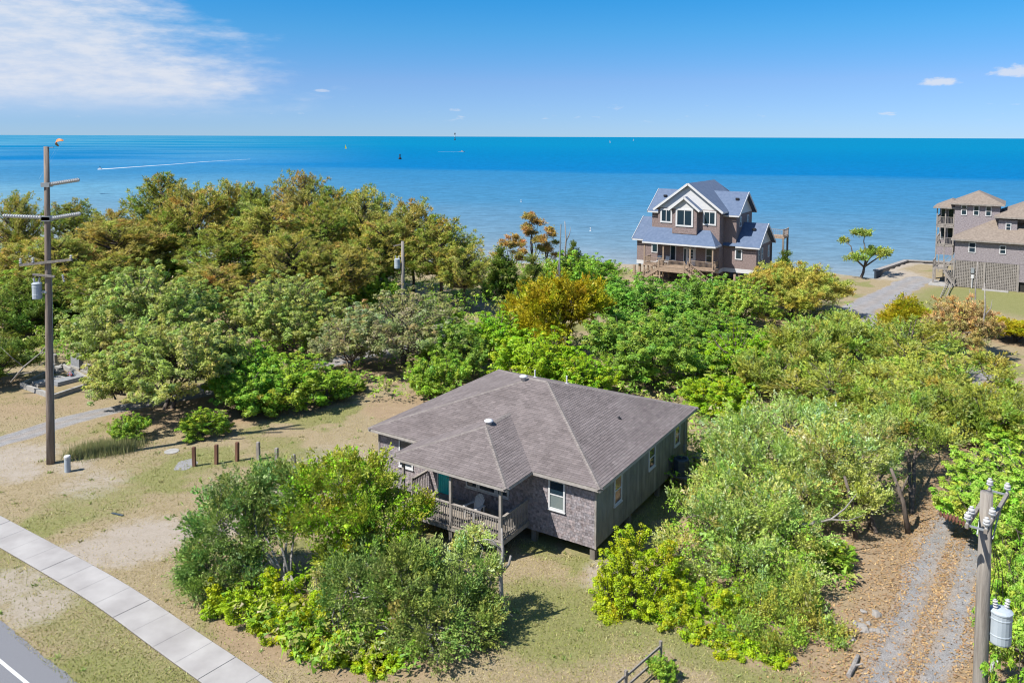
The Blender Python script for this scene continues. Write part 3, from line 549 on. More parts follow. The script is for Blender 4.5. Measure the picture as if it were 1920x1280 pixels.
# ---------------------------------------------------------------- cottage
YAW = math.radians(-32.3)
def window(parent, c, w, h, ax, nrm, panes='double', glass=('glass', 'glass'), fw=0.09, proud=0.05, sill=True):
    """c: centre of the opening on the wall face; ax: unit vector along the wall; nrm: outward"""
    c = Vector(c); ax = Vector(ax); nrm = Vector(nrm); up = Vector((0, 0, 1))
    def P(a, b, d): return c + ax*a + up*b + nrm*d
    def blk(mb, a0, a1, b0, b1, d0, d1):
        mb.add([P(a0, b0, d0), P(a1, b0, d0), P(a1, b0, d1), P(a0, b0, d1), P(a0, b1, d0), P(a1, b1, d0), P(a1, b1, d1), P(a0, b1, d1)], MB.BF)
    f = MB(); W, Hh = w/2, h/2
    blk(f, -W, -W+fw, -Hh, Hh, -0.02, proud); blk(f, W-fw, W, -Hh, Hh, -0.02, proud)
    blk(f, -W+fw, W-fw, Hh-fw, Hh, -0.02, proud-0.003); blk(f, -W+fw, W-fw, -Hh, -Hh+fw, -0.02, proud-0.003)
    win = f.build('window', MT['white'], parent)
    iw, ih = W-fw, Hh-fw
    if panes == 'double':
        r = MB(); blk(r, -iw, iw, -0.03, 0.03, -0.01, proud-0.018); r.build('sash_rail', MT['white'], win)
        a = MB(); blk(a, -iw, iw, 0.03, ih, -0.015, proud-0.03); a.build('pane', MT[glass[0]], win)
        b = MB(); blk(b, -iw, iw, -ih, -0.03, -0.015, proud-0.038); b.build('pane', MT[glass[1]], win)
    elif panes == 'pair':
        r = MB(); blk(r, -0.045, 0.045, -ih, ih, -0.01, proud-0.012); r.build('mullion', MT['white'], win)
        for s in (-1, 1): a = MB(); blk(a, *(sorted((s*0.045, s*iw))), -ih, ih, -0.015, proud-0.03); a.build('pane', MT[glass[0]], win)
    else:
        a = MB(); blk(a, -iw, iw, -ih, ih, -0.015, proud-0.03); a.build('pane', MT[glass[0]], win)
    if sill:
        s = MB(); blk(s, -W-0.03, W+0.03, -Hh-0.05, -Hh-0.002, -0.02, proud+0.03); s.build('sill', MT['white'], win)
    return win

def shingle_rows(mb, o, ax, nrm, length, z0, z1, holes, rnd, expo=0.135, wmin=0.10, wmax=0.19, lift=0.014):
    """individual wooden shingles in courses on a wall"""
    o = Vector(o); ax = Vector(ax); nrm = Vector(nrm); up = Vector((0, 0, 1)); z = z0
    while z < z1:
        h = min(expo*1.06, z1-z+0.01); a = -rnd.random()*0.12
        while a < length:
            w = rnd.uniform(wmin, wmax); a0 = max(0.0, a); a1 = min(length, a+w-0.007); ca, cz = (a0+a1)/2, z+h/2
            if a1-a0 > 0.015 and not any(h0 < ca < h1 and v0 < cz < v1 for (h0, h1, v0, v1) in holes):
                k = rnd.gauss(1.0, 0.16); k = max(0.6, min(1.5, k)); warm = rnd.uniform(-0.05, 0.05); mb.cur = (k*(1+warm), k, k*(1-warm*0.6))
                lf = lift*rnd.uniform(0.7, 1.4); dz = rnd.uniform(-0.007, 0.004)
                p = [o+ax*a0+up*(z+dz), o+ax*a1+up*(z+dz), o+ax*a1+up*(z+h), o+ax*a0+up*(z+h)]
                mb.add([p[0], p[1], p[0]+nrm*lf, p[1]+nrm*lf, p[2]+nrm*0.003, p[3]+nrm*0.003], [(2, 3, 4, 5), (0, 1, 3, 2), (0, 2, 5), (1, 4, 3)])
            a += w
        z += expo
    mb.cur = (1, 1, 1)

def roof_tabs(o, ex, es, nrm, xl, xr, slope_len, rnd, expo=0.142, tab=0.31, lift=0.018, jitter=0.15):
    """yield (verts, tint) for every tab on a roof plane; xl/xr give the left and right limits at a distance up the slope"""
    o = Vector(o); ex = Vector(ex); es = Vector(es); nrm = Vector(nrm); u = 0.0; row = 0; out = []
    while u < slope_len-0.02:
        L0, R0 = xl(u), xr(u); u1 = min(slope_len, u+expo*1.05); L1, R1 = xl(u1), xr(u1)
        a = L0 - (row % 3)*tab/3 - rnd.random()*0.06; rowk = rnd.gauss(1, 0.035)
        while a < R0:
            b = a+tab
            p0, p1 = max(a, L0), min(b-0.006, R0)
            if p1-p0 > 0.02:
                q0 = min(max(p0, L1), R1); q1 = max(min(p1, R1), L1)
                k = max(0.7, min(1.35, rnd.gauss(rowk, jitter*0.55))); lf = lift*rnd.uniform(0.75, 1.3)
                vs = [o+ex*p0+es*u, o+ex*p1+es*u, o+ex*p0+es*u+nrm*lf, o+ex*p1+es*u+nrm*lf, o+ex*q1+es*u1+nrm*0.004, o+ex*q0+es*u1+nrm*0.004]
                full = abs((p1-p0)-(tab-0.006)) < 1e-4 and abs(q0-p0) < 1e-4 and abs(q1-p1) < 1e-4
                out.append((vs, (k, k, k), full))
            a = b
        u += expo; row += 1
    return out
TABF = [(2, 3, 4, 5), (0, 1, 3, 2), (0, 2, 5), (1, 4, 3)]

def cap_run(p0, p1, name, parent, w=0.16, step=0.2, lift=0.02):
    """overlapping bent ridge caps along a hip"""
    p0 = Vector(p0); p1 = Vector(p1); d = (p1-p0); L = d.length; d.normalize(); sd = d.cross(Vector((0, 0, 1))).normalized(); up = sd.cross(d).normalized(); mb = MB(); a = 0.0
    while a < L:
        k = random.gauss(1, 0.07); mb.cur = (k, k, k); b = min(L, a+step*1.2); q0 = p0+d*a; q1 = p0+d*b
        dn = w*0.32
        vs = [q0-sd*w-up*dn+up*lift, q0+up*(lift+0.018), q0+sd*w-up*dn+up*lift, q1-sd*w-up*dn+up*(lift-0.012), q1+up*(lift+0.004), q1+sd*w-up*dn+up*(lift-0.012), q0-sd*w-up*(dn+0.03), q0-up*0.03, q0+sd*w-up*(dn+0.03)]
        mb.add(vs, [(0, 1, 4, 3), (1, 2, 5, 4), (6, 7, 1, 0), (7, 8, 2, 1)]); a += step
    o = mb.build(name, MT['ridge_cap'], parent); o['kind'] = 'stuff'; return o

def cottage():
    rnd = random.Random(5); root = empty('cottage', (1.624, 45.364, 0), YAW, 'single-storey shingled cottage on pilings with grey-brown hip roof and teal front door', 'house')
    EX, EY = 7.2, 6.68; EZ = 3.80; sl = 4/12.0; ca = 1/math.hypot(1, sl); sa = sl*ca
    WX, WY = EX-0.45, EY-0.45; Z0, Z1 = 0.62, 3.70; FL = 1.06
    # walls: inner boxes behind the cladding
    def wall(name, x0, x1, y0, y1, mat='plank_siding'): return MB().box(x0, x1, y0, y1, Z0+0.02, Z1).build(name, MT[mat], root)
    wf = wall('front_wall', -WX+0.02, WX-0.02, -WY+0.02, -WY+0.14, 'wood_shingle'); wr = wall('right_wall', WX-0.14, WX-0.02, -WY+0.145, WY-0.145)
    wb = wall('back_wall', -WX+0.02, WX-0.02, WY-0.14, WY-0.02, 'wood_shingle'); wl = wall('left_wall', -WX+0.02, -WX+0.14, -WY+0.145, WY-0.145, 'wood_shingle')
    MB().box(-WX+0.15, WX-0.15, -WY+0.15, WY-0.15, Z0+0.03, FL).build('floor_frame', MT['pile_wood'], root)
    fr_holes = [(-5.30, -4.30, 1.92, 3.46), (-2.62, -1.74, FL, 3.12), (-0.75, 0.0, 1.86, 3.05), (0.03, 1.13, 1.86, 3.05), (1.16, 1.90, 1.86, 3.05), (4.20, 5.12, 1.97, 3.47)]
    s = MB(); shingle_rows(s, (-WX, -WY+0.018, 0), (1, 0, 0), (0, -1, 0), 2*WX, Z0, Z1, [(a+WX, b+WX, c, d) for a, b, c, d in fr_holes], rnd); o = s.build('wall_shingles', MT['wood_shingle'], wf); o['kind'] = 'stuff'
    s = MB(); shingle_rows(s, (-WX+0.018, WY, 0), (0, -1, 0), (-1, 0, 0), 2*WY, Z0, Z1, [], rnd, 0.14, 0.14, 0.26); o = s.build('wall_shingles', MT['wood_shingle'], wl); o['kind'] = 'stuff'
    s = MB(); shingle_rows(s, (WX, WY-0.018, 0), (-1, 0, 0), (0, 1, 0), 2*WX, Z0, Z1, [], rnd, 0.14, 0.14, 0.26); o = s.build('wall_shingles', MT['wood_shingle'], wb); o['kind'] = 'stuff'
    y = -WY; 
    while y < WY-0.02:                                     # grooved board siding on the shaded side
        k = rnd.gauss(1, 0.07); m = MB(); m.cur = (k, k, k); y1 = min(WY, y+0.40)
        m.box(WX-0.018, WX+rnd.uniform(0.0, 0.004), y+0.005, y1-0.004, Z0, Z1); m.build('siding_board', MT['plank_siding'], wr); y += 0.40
    for (x, yy) in ((WX+0.01, -WY-0.012), (-WX-0.01, -WY-0.012)): MB().box(x-0.045, x+0.045, yy-0.02, yy+0.07, Z0-0.01, Z1).build('corner_board', MT['grey_wood'], root)
    # windows and door
    F = (0, -1, 0); R = (1, 0, 0)
    def fwin(x0, x1, z0, z1, **k): window(root, ((x0+x1)/2, -WY, (z0+z1)/2), x1-x0, z1-z0, (1, 0, 0), F, **k)
    def rwin(y0, y1, z0, z1, **k): window(root, (WX, (y0+y1)/2, (z0+z1)/2), y1-y0, z1-z0, (0, 1, 0), R, **k)
    fwin(-5.30, -4.30, 1.92, 3.46); fwin(4.20, 5.12, 1.97, 3.47, glass=('glass', 'glass_pale'))
    fwin(-0.75, 0.0, 1.86, 3.05); fwin(0.03, 1.13, 1.86, 3.05, panes='single'); fwin(1.16, 1.90, 1.86, 3.05)
    rwin(-4.22, -3.32, 1.88, 3.32, glass=('glass_warm', 'glass_warm')); rwin(0.15, 1.05, 2.12, 3.34); rwin(4.0, 4.85, 2.15, 3.30)
    dt = MB()
    dt.box(-2.64, -2.56, -WY-0.05, -WY+0.02, FL+0.04, 3.14); dt.box(-1.82, -1.74, -WY-0.05, -WY+0.02, FL+0.04, 3.14); dt.box(-2.56, -1.82, -WY-0.047, -WY+0.02, 3.06, 3.14)
    dt.build('door_frame', MT['white'], root)
    door = MB().box(-2.555, -1.825, -WY-0.025, -WY+0.02, FL+0.05, 3.055).build('door', MT['teal'], root)
    for i in range(5): MB().box(-2.545+i*0.145, -2.545+i*0.145+0.132, -WY-0.04, -WY-0.026, FL+0.06, 3.045).build('door_plank', MT['teal'], door)
    MB().lathe((-1.93, -WY-0.041, FL+1.0), [(0.02, 0), (0.02, 0.03), (0.035, 0.04), (0.035, 0.07), (0.015, 0.085)], 8, (0, -1, 0)).build('door_knob', MT['metal'], door)
    # pilings
    for x in (-6.5, -3.3, 0.0, 3.3, 6.55):
        for y in (-6.0, -2.0, 2.0, 6.0):
            z = 0.62; w = 0.13; MB().box(x-w, x+w, y-w, y+w, -0.4, z+0.02).build('piling', MT['pile_wood'], root)
    # main hip roof
    run = EY; RZ = EZ+run*sl; hx = EX-run
    roof = MB(); A = (EX, -EY, EZ); Bc = (EX, EY, EZ); Cc = (-EX, -EY, EZ); D = (-EX, EY, EZ); P2 = (hx, 0, RZ); P1 = (-hx, 0, RZ)
    for poly in ([Cc, A, P2, P1], [A, Bc, P2], [Bc, D, P1, P2], [D, Cc, P1]): roof.slab(poly, 0.05)
    ro = roof.build('roof', MT['asphalt_shingle'], root)
    sof = MB(); sof.box(-EX+0.03, EX-0.03, -EY+0.03, EY-0.03, EZ-0.115, EZ-0.10); sof.build('soffit', MT['fascia'], root)
    fa = MB()
    fa.box(-EX+0.005, EX-0.005, -EY+0.004, -EY+0.028, EZ-0.17, EZ-0.012); fa.box(-EX+0.005, EX-0.005, EY-0.028, EY-0.004, EZ-0.17, EZ-0.012)
    fa.box(EX-0.028, EX-0.004, -EY+0.03, EY-0.03, EZ-0.17, EZ-0.012); fa.box(-EX+0.004, -EX+0.028, -EY+0.03, EY-0.03, EZ-0.17, EZ-0.012); fa.build('fascia', MT['fascia'], root)
    SLn = run/ca; tabs = MB()
    def put(lst):
        for vs, t, full in lst: tabs.cur = t; tabs.add(vs, TABF)
    put(roof_tabs((-EX, -EY, EZ), (1, 0, 0), (0, ca, sa), (0, -sa, ca), lambda u: u*ca, lambda u: 2*EX-u*ca, SLn, rnd))
    put(roof_tabs((EX, -EY, EZ), (0, 1, 0), (-ca, 0, sa), (sa, 0, ca), lambda u: u*ca, lambda u: 2*EY-u*ca, SLn, rnd))
    put(roof_tabs((-EX, EY, EZ), (0, -1, 0), (ca, 0, sa), (-sa, 0, ca), lambda u: u*ca, lambda u: 2*EY-u*ca, SLn, rnd))
    put(roof_tabs((EX, EY, EZ), (-1, 0, 0), (0, -ca, sa), (0, sa, ca), lambda u: u*ca, lambda u: 2*EX-u*ca, SLn, rnd))
    # porch hip roof
    PX, PO = 3.55, 2.34; PY = -EY-PO; prun = PX; PZ = EZ+prun*sl; ap = (0, PY+prun, PZ); bk = (0, PY+prun+PO, PZ); px0 = -0.03
    e0, e1 = (-PX+px0, PY, EZ), (PX+px0, PY, EZ); j0, j1 = (-PX+px0, -EY+0.02, EZ+0.012), (PX+px0, -EY+0.02, EZ+0.012); ap = (px0, ap[1], ap[2]); bk = (px0, bk[1], bk[2]+0.012)
    pr = MB(); pr.slab([e0, e1, ap], 0.05); pr.slab([e1, j1, bk, ap], 0.05); pr.slab([j0, e0, ap, bk], 0.05); po = pr.build('porch_roof', MT['asphalt_shingle'], root)
    put(roof_tabs(e1, (0, 1, 0), (-ca, 0, sa), (sa, 0, ca), lambda u: u*ca, lambda u: PO+u*ca, prun/ca, rnd))
    put(roof_tabs(j0, (0, -1, 0), (ca, 0, sa), (-sa, 0, ca), lambda u: -u*ca, lambda u: PO-u*ca, prun/ca, rnd))
    front = roof_tabs(e0, (1, 0, 0), (0, ca, sa), (0, -sa, ca), lambda u: u*ca, lambda u: 2*PX-u*ca, prun/ca, rnd)
    front.sort(key=lambda t: t[0][0].z)
    for i, (vs, t, full) in enumerate(front):
        if i >= 300: tabs.cur = t; tabs.add(vs, TABF); continue
        m = MB(); m.cur = t; m.add(vs, TABF); m.build('roof_shingle', MT['asphalt_shingle'], po)
    tabs.cur = (1, 1, 1); o = tabs.build('roof_shingles', MT['asphalt_shingle'], ro); o['kind'] = 'stuff'
    pf = MB(); pf.box(-PX+px0+0.005, PX+px0-0.005, PY+0.004, PY+0.028, EZ-0.15, EZ-0.012); pf.box(PX+px0-0.028, PX+px0-0.004, PY+0.03, -EY, EZ-0.15, EZ-0.012); pf.box(-PX+px0+0.004, -PX+px0+0.028, PY+0.03, -EY, EZ-0.15, EZ-0.012)
    pf.build('porch_fascia', MT['fascia'], root)
    MB().box(-PX+px0+0.05, PX+px0-0.05, PY+0.05, -EY, EZ-0.14, EZ-0.12).build('porch_ceiling', MT['grey_wood'], root)
    for (a, b) in ((A, P2), (Cc, P1), (Bc, P2), (D, P1), (P1, P2)): cap_run(a, b, 'ridge_caps', ro)
    for (a, b) in ((e0, ap), (e1, ap), (ap, bk)): cap_run(a, b, 'ridge_caps', po)
    # roof furniture: two white static vents, pipes
    def mush(x, y, z): 
        v = MB(); v.lathe((x, y, z-0.1), [(0.16, 0), (0.16, 0.2), (0.25, 0.21), (0.24, 0.27), (0.12, 0.33), (0.0, 0.34)], 14); v.build('roof_vent', MT['white'], root, smooth=True)
    mush(px0-0.05, ap[1]+0.35, PZ+0.02); mush(-0.9, -0.28, RZ-0.02)
    for (x, y, h, mt) in ((-2.6, 3.9, 0.55, 'white'), (0.25, 2.9, 0.55, 'white'), (4.9, 0.4, 0.16, 'black')):
        z = EZ + sl*min(EX-abs(x), EY-abs(y)); v = MB(); v.lathe((x, y, z-0.05), [(0.13, 0), (0.12, 0.08), (0.05, 0.12), (0.05, h), (0.035, h)], 10); v.build('vent_pipe', MT[mt], root)
    # porch deck
    deck = MB(); deck.box(-3.35, 3.08, -8.84, -8.80, 0.82, 1.02); deck.box(3.08, 3.12, -8.84, -WY-0.03, 0.82, 1.02); deck.box(-3.39, -3.35, -8.84, -WY-0.03, 0.82, 1.02)
    for x in (-2.0, 0.0, 2.0): deck.box(x-0.03, x+0.03, -8.79, -WY-0.03, 0.82, 1.015)
    dk = deck.build('porch_deck', MT['grey_wood'], root); y = -8.86
    bm_ = None
    while y < -WY-0.16:
        k = rnd.gauss(1, 0.08); m = MB(); m.cur = (k, k, k); m.box(-3.41, 3.14, y, y+0.135, 1.022, FL); m.build('deck_board', MT['deck_wood'], dk); y += 0.142
    for x in (-2.9, 0.1, 3.02): MB().box(x-0.065, x+0.065, -8.785, -8.655, FL, EZ-0.12).build('porch_post', MT['grey_wood'], root)
    for x in (-2.9, 0.1, 2.97): MB().box(x-0.11, x+0.11, -8.78, -8.56, -0.4, 0.82).build('piling', MT['pile_wood'], root)
    def rail(p0, p1):
        p0 = Vector(p0); p1 = Vector(p1); up = Vector((0, 0, 1)); r = MB(); r.bar(p0+up*2.14, p1+up*2.14, 0.14, 0.04); r.bar(p0+up*2.05, p1+up*2.05, 0.04, 0.09); r.bar(p0+up*1.19, p1+up*1.19, 0.04, 0.09)
        o = r.build('railing', MT['grey_wood'], root); L = (p1-p0).length; n = int(L/0.135); d = (p1-p0).normalized(); out = d.cross(up)*0.04
        me = MB().box(-0.018, 0.018, -0.018, 0.018, 0, 1.28).mesh('baluster', MT['grey_wood'])
        for i in range(n): q = p0+d*((i+0.5)*L/n)+out; link('baluster', me, o, (q.x, q.y, 0.84))
    rail((-1.9, -8.72, 0), (3.0, -8.72, 0)); rail((3.02, -8.70, 0), (3.02, -WY-0.05, 0)); rail((-3.3, -7.5, 0), (-3.3, -WY-0.05, 0))
    for (x, y) in ((-1.95, -8.72), (-3.3, -7.55)): MB().box(x-0.045, x+0.045, y-0.045, y+0.045, 0.82, 2.2).build('railing_post', MT['grey_wood'], root)
    for i in range(5): MB().box(-2.85, -1.98, -9.12-i*0.27, -8.85-i*0.27, 0.84-i*0.19, 0.88-i*0.19).build('stair_tread', MT['deck_wood'], root)
    for x in (-2.88, -1.97): MB().bar((x, -8.83, 0.86), (x, -10.2, -0.08), 0.04, 0.22).build('stair_stringer', MT['grey_wood'], root)
    # meter box and conduit on the shaded wall
    mb = MB(); mb.box(WX+0.006, WX+0.12, 5.5, 5.78, 1.35, 1.75); mb.build('meter_box', MT['metal'], root); MB().tube([(WX+0.06, 5.64, 1.75), (WX+0.06, 5.64, 3.3)], 0.03, 8).build('conduit', MT['metal'], root)
    # hvac condenser stands beside the house
    M_ = root.matrix_basis
    hp = M_ @ Vector((WX+0.62, 3.55, 0)); h = empty('air_conditioner', hp, YAW, 'dark blue-grey air conditioner unit raised on a stand beside the shaded cottage wall', 'air conditioner')
    for (x, y) in ((-0.4, -0.4), (0.4, -0.4), (-0.4, 0.4), (0.4, 0.4)): MB().box(x-0.05, x+0.05, y-0.05, y+0.05, -0.02, 0.80).build('stand_leg', MT['pile_wood'], h)
    MB().box(-0.55, 0.55, -0.55, 0.55, 0.80, 0.88).build('platform', MT['pile_wood'], h)
    c = MB(); c.lathe((0, 0, 0.88), [(0.46, 0), (0.46, 0.85), (0.43, 0.90), (0.33, 0.91), (0.30, 0.84)], 8); c.build('housing', MT['hvac'], h)
    for i in range(9): MB().lathe((0, 0, 0.94+i*0.085), [(0.468, 0), (0.474, 0.02), (0.468, 0.04)], 8).build('louvre', MT['hvac'], h)
    fg = MB()
    for i in range(6): t = math.pi*i/6; fg.bar((math.cos(t)*0.32, math.sin(t)*0.32, 1.785), (-math.cos(t)*0.32, -math.sin(t)*0.32, 1.785), 0.012, 0.012)
    fg.build('fan_guard', MT['black'], h)
    # rear side deck beyond the air conditioner
    bd = empty('back_deck', M_ @ Vector((WX+1.2, 6.9, 0)), YAW, 'small low wooden deck at the back right corner of the cottage', 'deck')
    for i in range(9): MB().box(-0.9, 0.9, -0.6+i*0.145, -0.6+i*0.145+0.135, 0.78, 0.82).build('deck_board', MT['deck_wood'], bd)
    for (x, y) in ((-0.8, -0.5), (0.8, -0.5), (-0.8, 0.6), (0.8, 0.6)): MB().box(x-0.06, x+0.06, y-0.06, y+0.06, -0.1, 0.78).build('post', MT['pile_wood'], bd)
    # adirondack chair on the porch
    cp = M_ @ Vector((0.62, -7.45, FL)); ch = empty('porch_chair', cp, YAW+math.radians(-12), 'white slatted garden chair with fan back on the cottage porch', 'chair')
    # local: faces -y; back leans towards +y
    for i in range(6): a = i*0.095; MB().bar((-0.27, -0.30+a, 0.36-a*0.22), (0.27, -0.30+a, 0.36-a*0.22), 0.085, 0.022).build('seat_slat', MT['white'], ch)
    for i in range(7):
        t = (i-3)/3.0; top = 1.05-0.17*t*t; MB().bar((t*0.20, 0.16, 0.26), (t*0.29, 0.16+(top-0.26)*0.42, top), 0.072, 0.02, up=(0, -1, 0.4)).build('back_slat', MT['white'], ch)
    MB().bar((-0.29, 0.36, 0.72), (0.29, 0.36, 0.72), 0.07, 0.025, up=(0, -1, 0.4)).build('back_rail', MT['white'], ch)
    for s_ in (-1, 1):
        MB().box(s_*0.36-0.065, s_*0.36+0.065, -0.40, 0.38, 0.575, 0.60).build('armrest', MT['white'], ch)
        MB().box(s_*0.31-0.014, s_*0.31+0.014, -0.36, -0.25, 0, 0.574).build('front_leg', MT['white'], ch)
        MB().bar((s_*0.285, -0.36, 0.30), (s_*0.285, 0.50, 0.03), 0.026, 0.11).build('back_leg', MT['white'], ch)
        MB().box(s_*0.34-0.012, s_*0.34+0.012, 0.30, 0.36, 0.20, 0.574).build('arm_support', MT['white'], ch)
    # small grey storage bench near the front steps
    return root
cottage()
# ---------------------------------------------------------------- the two houses by the water
def hip(parent, x0, x1, y0, y1, ze, sl, mat, name='roof', th=0.12, trim='white', ridge='x'):
    """hip roof; returns ridge height"""
    w, d = x1-x0, y1-y0; run = min(w, d)/2; zr = ze+run*sl; mb = MB()
    if w >= d: p, q = (x0+run, (y0+y1)/2, zr), (x1-run, (y0+y1)/2, zr); polys = [[(x0, y0, ze), (x1, y0, ze), q, p], [(x1, y0, ze), (x1, y1, ze), q], [(x1, y1, ze), (x0, y1, ze), p, q], [(x0, y1, ze), (x0, y0, ze), p]]
    else: p, q = ((x0+x1)/2, y0+run, zr), ((x0+x1)/2, y1-run, zr); polys = [[(x0, y0, ze), (x1, y0, ze), p], [(x1, y0, ze), (x1, y1, ze), q, p], [(x1, y1, ze), (x0, y1, ze), q], [(x0, y1, ze), (x0, y0, ze), p, q]]
    for po in polys: mb.slab(po, th)
    r = mb.build(name, MT[mat], parent); e = 0.03
    f = MB(); f.box(x0, x1, y0-e, y0, ze-0.2, ze-0.01); f.box(x0, x1, y1, y1+e, ze-0.2, ze-0.01); f.box(x0-e, x0, y0, y1, ze-0.2, ze-0.01); f.box(x1, x1+e, y0, y1, ze-0.2, ze-0.01); f.build('fascia', MT[trim], r)
    return r, zr
def gable(parent, x0, x1, y0, y1, ze, zr, axis, mat, name='roof', th=0.14, ends=(1, 1)):
    """gable roof whose ridge runs along axis; white rake boards on the chosen ends"""
    mb = MB(); r = None
    if axis == 'y':
        xm = (x0+x1)/2; mb.slab([(x0, y1, ze), (x0, y0, ze), (xm, y0, zr), (xm, y1, zr)], th); mb.slab([(x1, y0, ze), (x1, y1, ze), (xm, y1, zr), (xm, y0, zr)], th); r = mb.build(name, MT[mat], parent)
        for k, y in enumerate((y0, y1)):
            if ends[k]:
                m = MB(); dy = -0.04 if k == 0 else 0.04
                for x in (x0, x1): m.bar((x, y+dy/2, ze-0.10), (xm, y+dy/2, zr-0.10), 0.05, 0.30, up=(0, 0, 1))
                m.build('rake_board', MT['white'], r)
        m = MB()
        for x in (x0, x1): m.box(min(x, x+(0.03 if x > xm else -0.03)), max(x, x+(0.03 if x > xm else -0.03)), y0+0.05, y1-0.05, ze-0.22, ze-0.02)
        m.build('fascia', MT['white'], r)
    else:
        ym = (y0+y1)/2; mb.slab([(x0, y0, ze), (x1, y0, ze), (x1, ym, zr), (x0, ym, zr)], th); mb.slab([(x1, y1, ze), (x0, y1, ze), (x0, ym, zr), (x1, ym, zr)], th); r = mb.build(name, MT[mat], parent)
        for k, x in enumerate((x0, x1)):
            if ends[k]:
                m = MB(); dx = -0.04 if k == 0 else 0.04
                for y in (y0, y1): m.bar((x+dx/2, y, ze-0.10), (x+dx/2, ym, zr-0.10), 0.05, 0.30, up=(0, 0, 1))
                m.build('rake_board', MT['white'], r)
        m = MB()
        for y in (y0, y1): m.box(x0+0.05, x1-0.05, min(y, y+(0.03 if y > ym else -0.03)), max(y, y+(0.03 if y > ym else -0.03)), ze-0.22, ze-0.02)
        m.build('fascia', MT['white'], r)
    return r
def railing(parent, pts, z, mat, h=1.0, step=0.16, name='railing', bal=0.04):
    up = Vector((0, 0, 1))
    for a, b in zip(pts[:-1], pts[1:]):
        a = Vector(a); b = Vector(b); az = a.z if len(a) > 2 else 0; d = b-a; L = d.length; r = MB()
        r.bar(a+up*(z+h), b+up*(z+h), 0.13, 0.05); r.bar(a+up*(z+0.12), b+up*(z+0.12), 0.05, 0.09); o = r.build(name, MT[mat], parent)
        n = max(1, int(L/step)); me = MB().box(-bal/2, bal/2, -bal/2, bal/2, 0, h-0.05).mesh('baluster', MT[mat])
        for i in range(n): q = a+d*((i+0.5)/n); link('baluster', me, o, (q.x, q.y, z+0.04+q.z))
        for q in (a, b): MB().box(q.x-0.06, q.x+0.06, q.y-0.06, q.y+0.06, z+q.z-0.02, z+q.z+h+0.1).build('railing_post', MT[mat], parent)

def tri_wall(mb, p0, p1, p2, th, nrm):
    n = Vector(nrm)*th; P = [Vector(p) for p in (p0, p1, p2)]; mb.add(P+[p-n for p in P], [(0, 1, 2), (5, 4, 3), (0, 3, 4, 1), (1, 4, 5, 2), (2, 5, 3, 0)])

